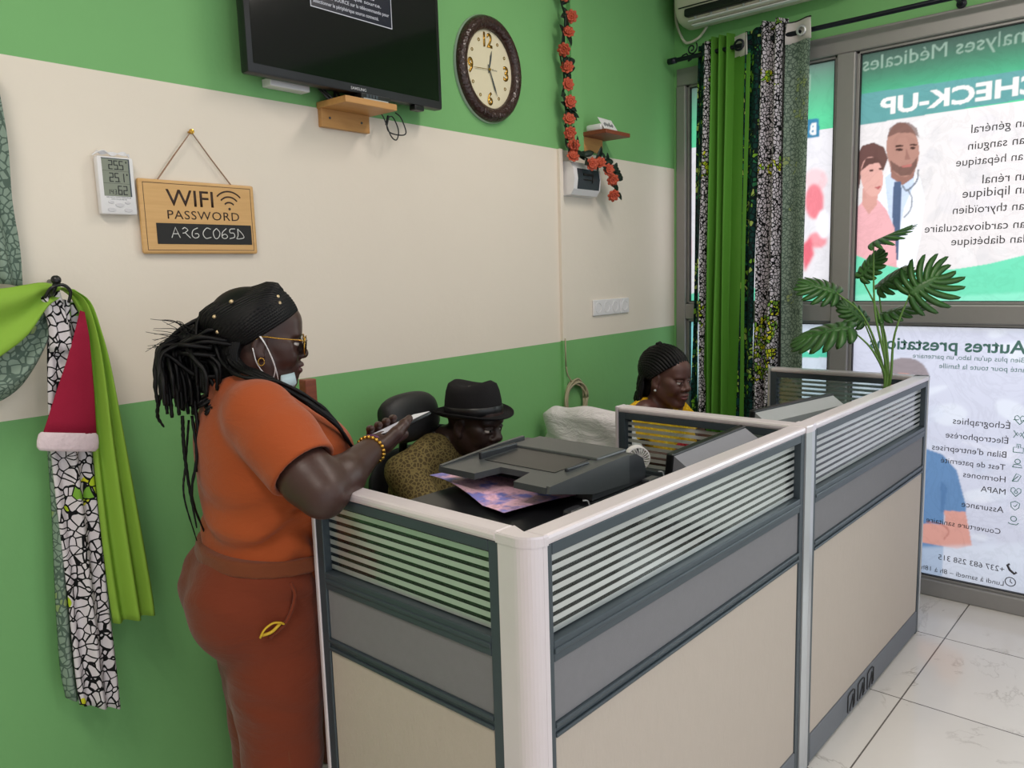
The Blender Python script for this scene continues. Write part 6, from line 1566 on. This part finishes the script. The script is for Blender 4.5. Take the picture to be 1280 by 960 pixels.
bm = BM(); loft(bm, [[p-Vector((0, 0, .0048)) for p in q] for q in (hring(.134, .120, .004, curl(1.1)), r1, r_in)], True, False); obj('brim_lining', bm, m_brim, hat, True)
bm = BM(); loft(bm, [hring(.1035, .0865, .006), hring(.1055, .0885, .012), hring(.1055, .0885, .028), hring(.1030, .0855, .033)], True, False); obj('hat_band', bm, m_black, hat, True)

# ---- woman in yellow
c3 = Vector(ray(834, 473)); c3 = Vector((0, 0, HCAM))+c3*(3.36/math.hypot(c3.x, c3.y)); PS3 = -95.0
F3 = Vector((math.cos(math.radians(PS3)), math.sin(math.radians(PS3)), 0))
W3 = place(c3.x-F3.x*.05, c3.y-F3.y*.05, PS3)
sk3 = skin_mat('warm_brown_skin', (88, 59, 53), (112, 68, 68))
w3 = thing('person', 'woman with braided hair in a yellow lace top seated at the desk by the curtains', 'person', M=W3.copy())
h3 = Head((.05, 0, c3.z), (2, 6, 0)); tz = c3.z-.115
tor3 = [(.45, -.03, 0, .12, .175), (.60, -.03, 0, .11, .16), (.74, -.02, 0, .115, .165), (tz-.10, -.02, 0, .115, .165), (tz-.035, -.03, 0, .08, .13), (tz+.02, -.02, 0, .05, .06)]
nk3 = (-.0, 0, tz); sh3 = (-.03, .165, tz-.065); el3 = (.06, .225, .80); wr3 = (.27, .12, .785)
seated(w3, W3, h3, nk3, sh3, sk3, tor3, el3, wr3, full=1.1, lips=1.25, nose=1.2, nr=(.048, .056), hip=(-.02, .52))
h3.eyes(w3, W3, (.1, -.25)); h3.brows(w3, W3, m_hair)
t_ = NT('yellow_lace'); v = t_.coord(); vo = t_.new('ShaderNodeTexVoronoi'); vo.inputs['Scale'].default_value = 70; t_.link(v, vo.inputs['Vector'])
t_.set(Base_Color=t_.mix(t_.ramp(vo.outputs['Distance'], [(0.1, (1, 1, 1, 1)), (0.45, (0, 0, 0, 1))]), srgb(206, 158, 22), srgb(244, 208, 48)), Roughness=.75, Specular_IOR_Level=.2); t_.bump(vo.outputs['Distance'], .5, .006); m_yel = t_.m
C = Sculpt(axis(-.22, .006, .36), axis(-.32, .006, .32), axis(.70, .006, tz+.06))
C.add(p_loft([(z, x, y, rx+.012, ry+.012) for z, x, y, rx, ry in tor3[1:-1]]+[(tz+.025, -.02, 0, .056, .066)], 2.3), .01)
for y in (-1, 1):
    Y = lambda p: np.array((p[0], p[1]*y, p[2])); s_, e_ = Y(sh3), Y(el3); d_ = e_-s_
    C.add(p_ell((.07, .075*y, tz-.17), (.06, .07, .065)), .03)
    C.add(p_cone((-.02, .07*y, tz-.01), s_, .045, .064), .03); C.add(p_cone(s_, s_+d_*.62, .062, .070), .02); C.sub(p_cone(s_+d_*.58, e_+d_*.3, .052, .060), .004)
C.sub(p_ell((.05, 0, tz+.035), (.085, .075, .075)), .006); C.sub(p_cone((.06, -.225, .80), (.27, -.12, .78), .075, .05), .004); C.sub(p_cone((.06, .225, .80), (.27, .12, .78), .075, .05), .004)
V, F = C.mesh(); link_mesh('yellow_lace_top', V, F, m_yel, w3, W3)
C = Sculpt(axis(-.22, .008, .24), axis(-.24, .008, .24), axis(.46, .008, .86))
C.add(p_loft([(.48, -.02, 0, .15, .20), (.62, -.025, 0, .135, .185), (.74, -.012, 0, .142, .190), (.83, -.01, 0, .142, .190)], 2.3), .01); C.warp(lambda X, Y, Z: .002*np.sin(60*Z+20*Y))
V, F = C.mesh(); link_mesh('red_wrap', V, F, wax_mat('red_wrap_cloth', (176, 26, 44), (120, 14, 34), [(214, 70, 90), (226, 180, 60)], 40, .10, .45), w3, W3)
lap(w3, W3, wax_mat('red_skirt_cloth', (170, 28, 44), (110, 14, 34), [(214, 70, 90), (226, 180, 60)], 40, .10, .45))
H3 = lambda p: W3 @ Vector(h3.pt(p)); bm = BM(); r3_ = random.Random(5)
HC = Sculpt(axis(-.12, .004, .18), axis(-.12, .004, .12), axis(c3.z-.16, .004, c3.z+.17))
HC.add(h3.E((-.024, 0, .042), (.100, .080, .088)), .01); HC.add(h3.E((-.075, 0, -.04), (.045, .062, .07)), .03)
def hk3(X, Y, Z):
    q = [X-h3.c[0], Y-h3.c[1], Z-h3.c[2]]; x, y, z = (h3.R[0, i]*q[0]+h3.R[1, i]*q[1]+h3.R[2, i]*q[2] for i in range(3))
    return np.minimum(.62*x-.785*z+.018+0*y, x+.028)
HC.keep(hk3, .006); V, F = HC.mesh()
e3, q3 = np.array((-.024, 0, .042)), np.array((.103, .084, .092)); G3 = np.array((-.10, 0, .02))
def on3(d): d = np.array(d, float); return e3+d/np.sqrt(((d/q3)**2).sum())
for k in range(30):
    a = -1.5+3.0*k/29; st = hairline(a*1.3, (.62, -.785), .018, e3, q3); P = []
    for t in np.linspace(0, 1, 9):
        d = (st-e3)*(1-t)+(G3-e3)*t; d[2] += .05*math.sin(math.pi*t)*math.cos(a); d[1] += .03*math.sin(math.pi*t)*math.sin(a); P.append(H3(on3(d)+(on3(d)-e3)*.03))
    braid(bm, P, .0085, 34, 6, taper=.1)
for k in range(52):
    b = -1.2+2.4*k/51; y = .078*math.sin(b); x = -.02-.095*math.cos(b)
    P = [H3((x+.035, y*.9, .075)), H3((x-.002, y*1.08, .02)), H3((x-.006+r3_.gauss(0, .006), y*1.22, -.05)), H3((x-.004+r3_.gauss(0, .01), y*1.3, -.115)), H3((x+r3_.gauss(0, .012), y*1.3, -.15-.03*r3_.random()))]
    braid(bm, P, .0075, 28, 6, taper=.2)
braid(bm, [H3(p) for p in ((-.03, .0, .13), (-.045, -.01, .142), (-.06, -.015, .138))], .010, 10, 6)
tm = bpy.data.meshes.new('t'); tm.from_pydata((V @ np.array(W3.to_3x3()).T+np.array(W3.translation)).tolist(), [], F.tolist()); bm.from_mesh(tm); bpy.data.meshes.remove(tm)
obj('braided_hair', bm, m_hair, w3, True)
bm = BM(); ellipsoid(bm, H3((.0, -.083, -.042)), (.0055,)*3, None, 10, 8); obj('earring', bm, m_silver, w3, True)

# ------------------------------------------------------------------ chairs
m_leath = mat('black_leatherette', srgb(22, 22, 25), .5, 0, .1, 30, .2, 260); m_mesh = mat('black_mesh_back', srgb(28, 29, 32), .75, 0, .1, 40)
oc = thing('office_chair', 'black office chair with a headrest under the man in the hat', 'chair', M=W2 @ Matrix.Translation((-.10, 0, 0)))
def pad(bm, M, sx, sy, sz, e=2.6, seg=36, ring=14):
    rr = []
    for k in range(ring+1):
        v_ = -1+2*k/ring; q = max(0, 1-abs(v_)**e)**(1/e); rr.append([M @ Vector((sx*q*math.copysign(abs(math.cos(a))**(2/e), math.cos(a)) if q > 0 else 0, sy*v_, sz*q*math.copysign(abs(math.sin(a))**(2/e), math.sin(a)))) for a in np.linspace(0, 2*math.pi, seg+1)[:-1]])
    loft(bm, rr[1:-1], True, True)
cyl = W2 @ Matrix.Translation((-.02, 0, .425)); bm = BM(); pad(bm, cyl, .23, .24, .045); obj('seat', bm, m_leath, oc, True)
bm = BM(); pad(bm, W2 @ Matrix.Translation((-.238, 0, .70)) @ Matrix.Rotation(math.radians(-2), 4, 'Y'), .022, .20, .25, 3); obj('backrest', bm, m_mesh, oc, True)
hp = W2.inverted() @ (Vector((0, 0, HCAM))+Vector(ray(512, 521))*(2.62/math.hypot(*ray(512, 521)[:2])))
bm = BM(); pad(bm, W2 @ Matrix.Translation(hp) @ Matrix.Rotation(math.radians(-12), 4, 'Y') @ Matrix.Rotation(math.radians(-6), 4, 'Z'), .045, .135, .082, 2.6); obj('headrest', bm, m_leath, oc, True)
bm = BM(); tube(bm, spline([W2 @ Vector((-.25, 0, .46)), W2 @ Vector((-.252, 0, .75)), W2 @ Vector((min(hp.x-.03, -.19), hp.y*.5, .98)), W2 @ Vector((hp.x-.02, hp.y, hp.z-.02))], 20), .015, 8); tube(bm, [W2 @ Vector((-.245, 0, .47)), W2 @ Vector((-.05, 0, .37))], .02, 8); obj('back_support', bm, m_black, oc, True)
bm = BM(); tube(bm, [W2 @ Vector((-.01, 0, .10)), W2 @ Vector((-.02, 0, .385))], .028, 12); obj('gas_column', bm, m_black, oc)
for k in range(5):
    a = 2*math.pi*k/5; e_ = (-.01+.25*math.cos(a), .25*math.sin(a)); bm = BM(); tube(bm, [W2 @ Vector((-.01, 0, .105)), W2 @ Vector((*e_, .075))], lambda t: .026-.01*t, 8); lg = obj('leg', bm, m_black, oc)
    bm = BM(); q = W2 @ Matrix.Translation((*e_, .028)) @ Matrix.Rotation(math.pi/2, 4, 'X'); lathe(bm, [(.02, -.02), (.0275, -.016), (.0275, .016), (.02, .02)], 16, q); obj('caster', bm, m_dk, lg)
# chair with a white cloth over its back
WC = place(2.43, 1.945, 180)
vc = thing('chair', 'empty chair under the white cloth, between the man and the woman in yellow', 'chair', M=WC.copy())
bm = BM(); pad(bm, WC @ Matrix.Translation((0, 0, .43)), .21, .21, .04); obj('seat', bm, m_leath, vc, True)
bm = BM(); pad(bm, WC @ Matrix.Translation((-.215, 0, .76)), .03, .21, .21, 4); obj('backrest', bm, m_leath, vc, True)
for x in (-.17, .17):
    for y in (-.17, .17):
        bm = BM(); tube(bm, [WC @ Vector((x*1.15, y*1.15, 0)), WC @ Vector((x, y, .41))], .013, 8); obj('leg', bm, m_frame, vc)
for y in (-.15, .15):
    bm = BM(); tube(bm, [WC @ Vector((-.18, y, .42)), WC @ Vector((-.225, y, .62))], .013, 8); obj('back_post', bm, m_frame, vc)
CL = Sculpt(axis(-.33, .006, -.10), axis(-.27, .006, .27), axis(.52, .006, 1.03))
CL.add(p_ell((-.215, 0, .77), (.05, .245, .205)), .02); CL.add(p_cone((-.215, -.17, .94), (-.215, .17, .94), .038, .038), .03); CL.add(p_loft([(.55, -.215, 0, .055, .24), (.75, -.215, 0, .052, .24), (.95, -.215, 0, .045, .22)], 3), .02)
CL.warp(lambda X, Y, Z: .006*np.sin(38*Y+6*np.sin(8*Z))*np.clip((1.0-Z)*2.5, 0.2, 1)+.004*np.sin(30*Z+20*Y))
CL.keep(lambda X, Y, Z: (.56+.02*np.sin(9*Y)-Z)+0*X, .006); CL.sub(p_loft([(.50, -.215, 0, .034, .22), (.90, -.215, 0, .030, .205)], 4, .005), .004)
V, F = CL.mesh(); tag1(link_mesh('white_cloth', V, F, cloth_mat('white_cotton', (222, 216, 220), .3), None, WC), 'white cloth draped over the empty chair behind the divider panel', 'cloth')
# folded wooden chair leaning on the wall
WD = WALL @ Matrix.Translation((-2.685, -.085, 0))
wc = thing('folding_chair', 'folded red-brown wooden chair leaning on the wall behind the woman in orange', 'chair', M=WD.copy())
for x in (-.10, .138):
    bm = BM(); box(bm, (x, -.015, 0), (x+.042, .02, 1.245), .004, 0, WD); obj('back_post', bm, m_redwood, wc)
    bm = BM(); box(bm, (x+(.045 if x < 0 else -.033), -.045, 0), (x+(.070 if x < 0 else -.003), -.018, .80), .004, 0, WD); obj('front_leg', bm, m_redwood, wc)
bm = BM(); box(bm, (-.025, -.05, .40), (.10, -.02, .78), .006, 0, WD); obj('folded_seat', bm, m_redwood, wc)
for z in (.86, 1.0, 1.14):
    bm = BM(); box(bm, (-.058, -.008, z), (.138, .012, z+.06), .004, 0, WD); obj('back_slat', bm, m_redwood, wc)
# ceiling lamp fixtures that carry the lights
for k, (lx, ly, lz, lp) in enumerate(LAMPS):
    t = thing('ceiling_lamp', 'long white ceiling lamp overhead', 'lamp', (lx, ly, lz), 'ceiling lamps overhead')
    bm = BM(); box(bm, (lx-.16, ly-.60, lz), (lx+.16, ly+.60, 3.149), .006); obj('housing', bm, m_white, t)
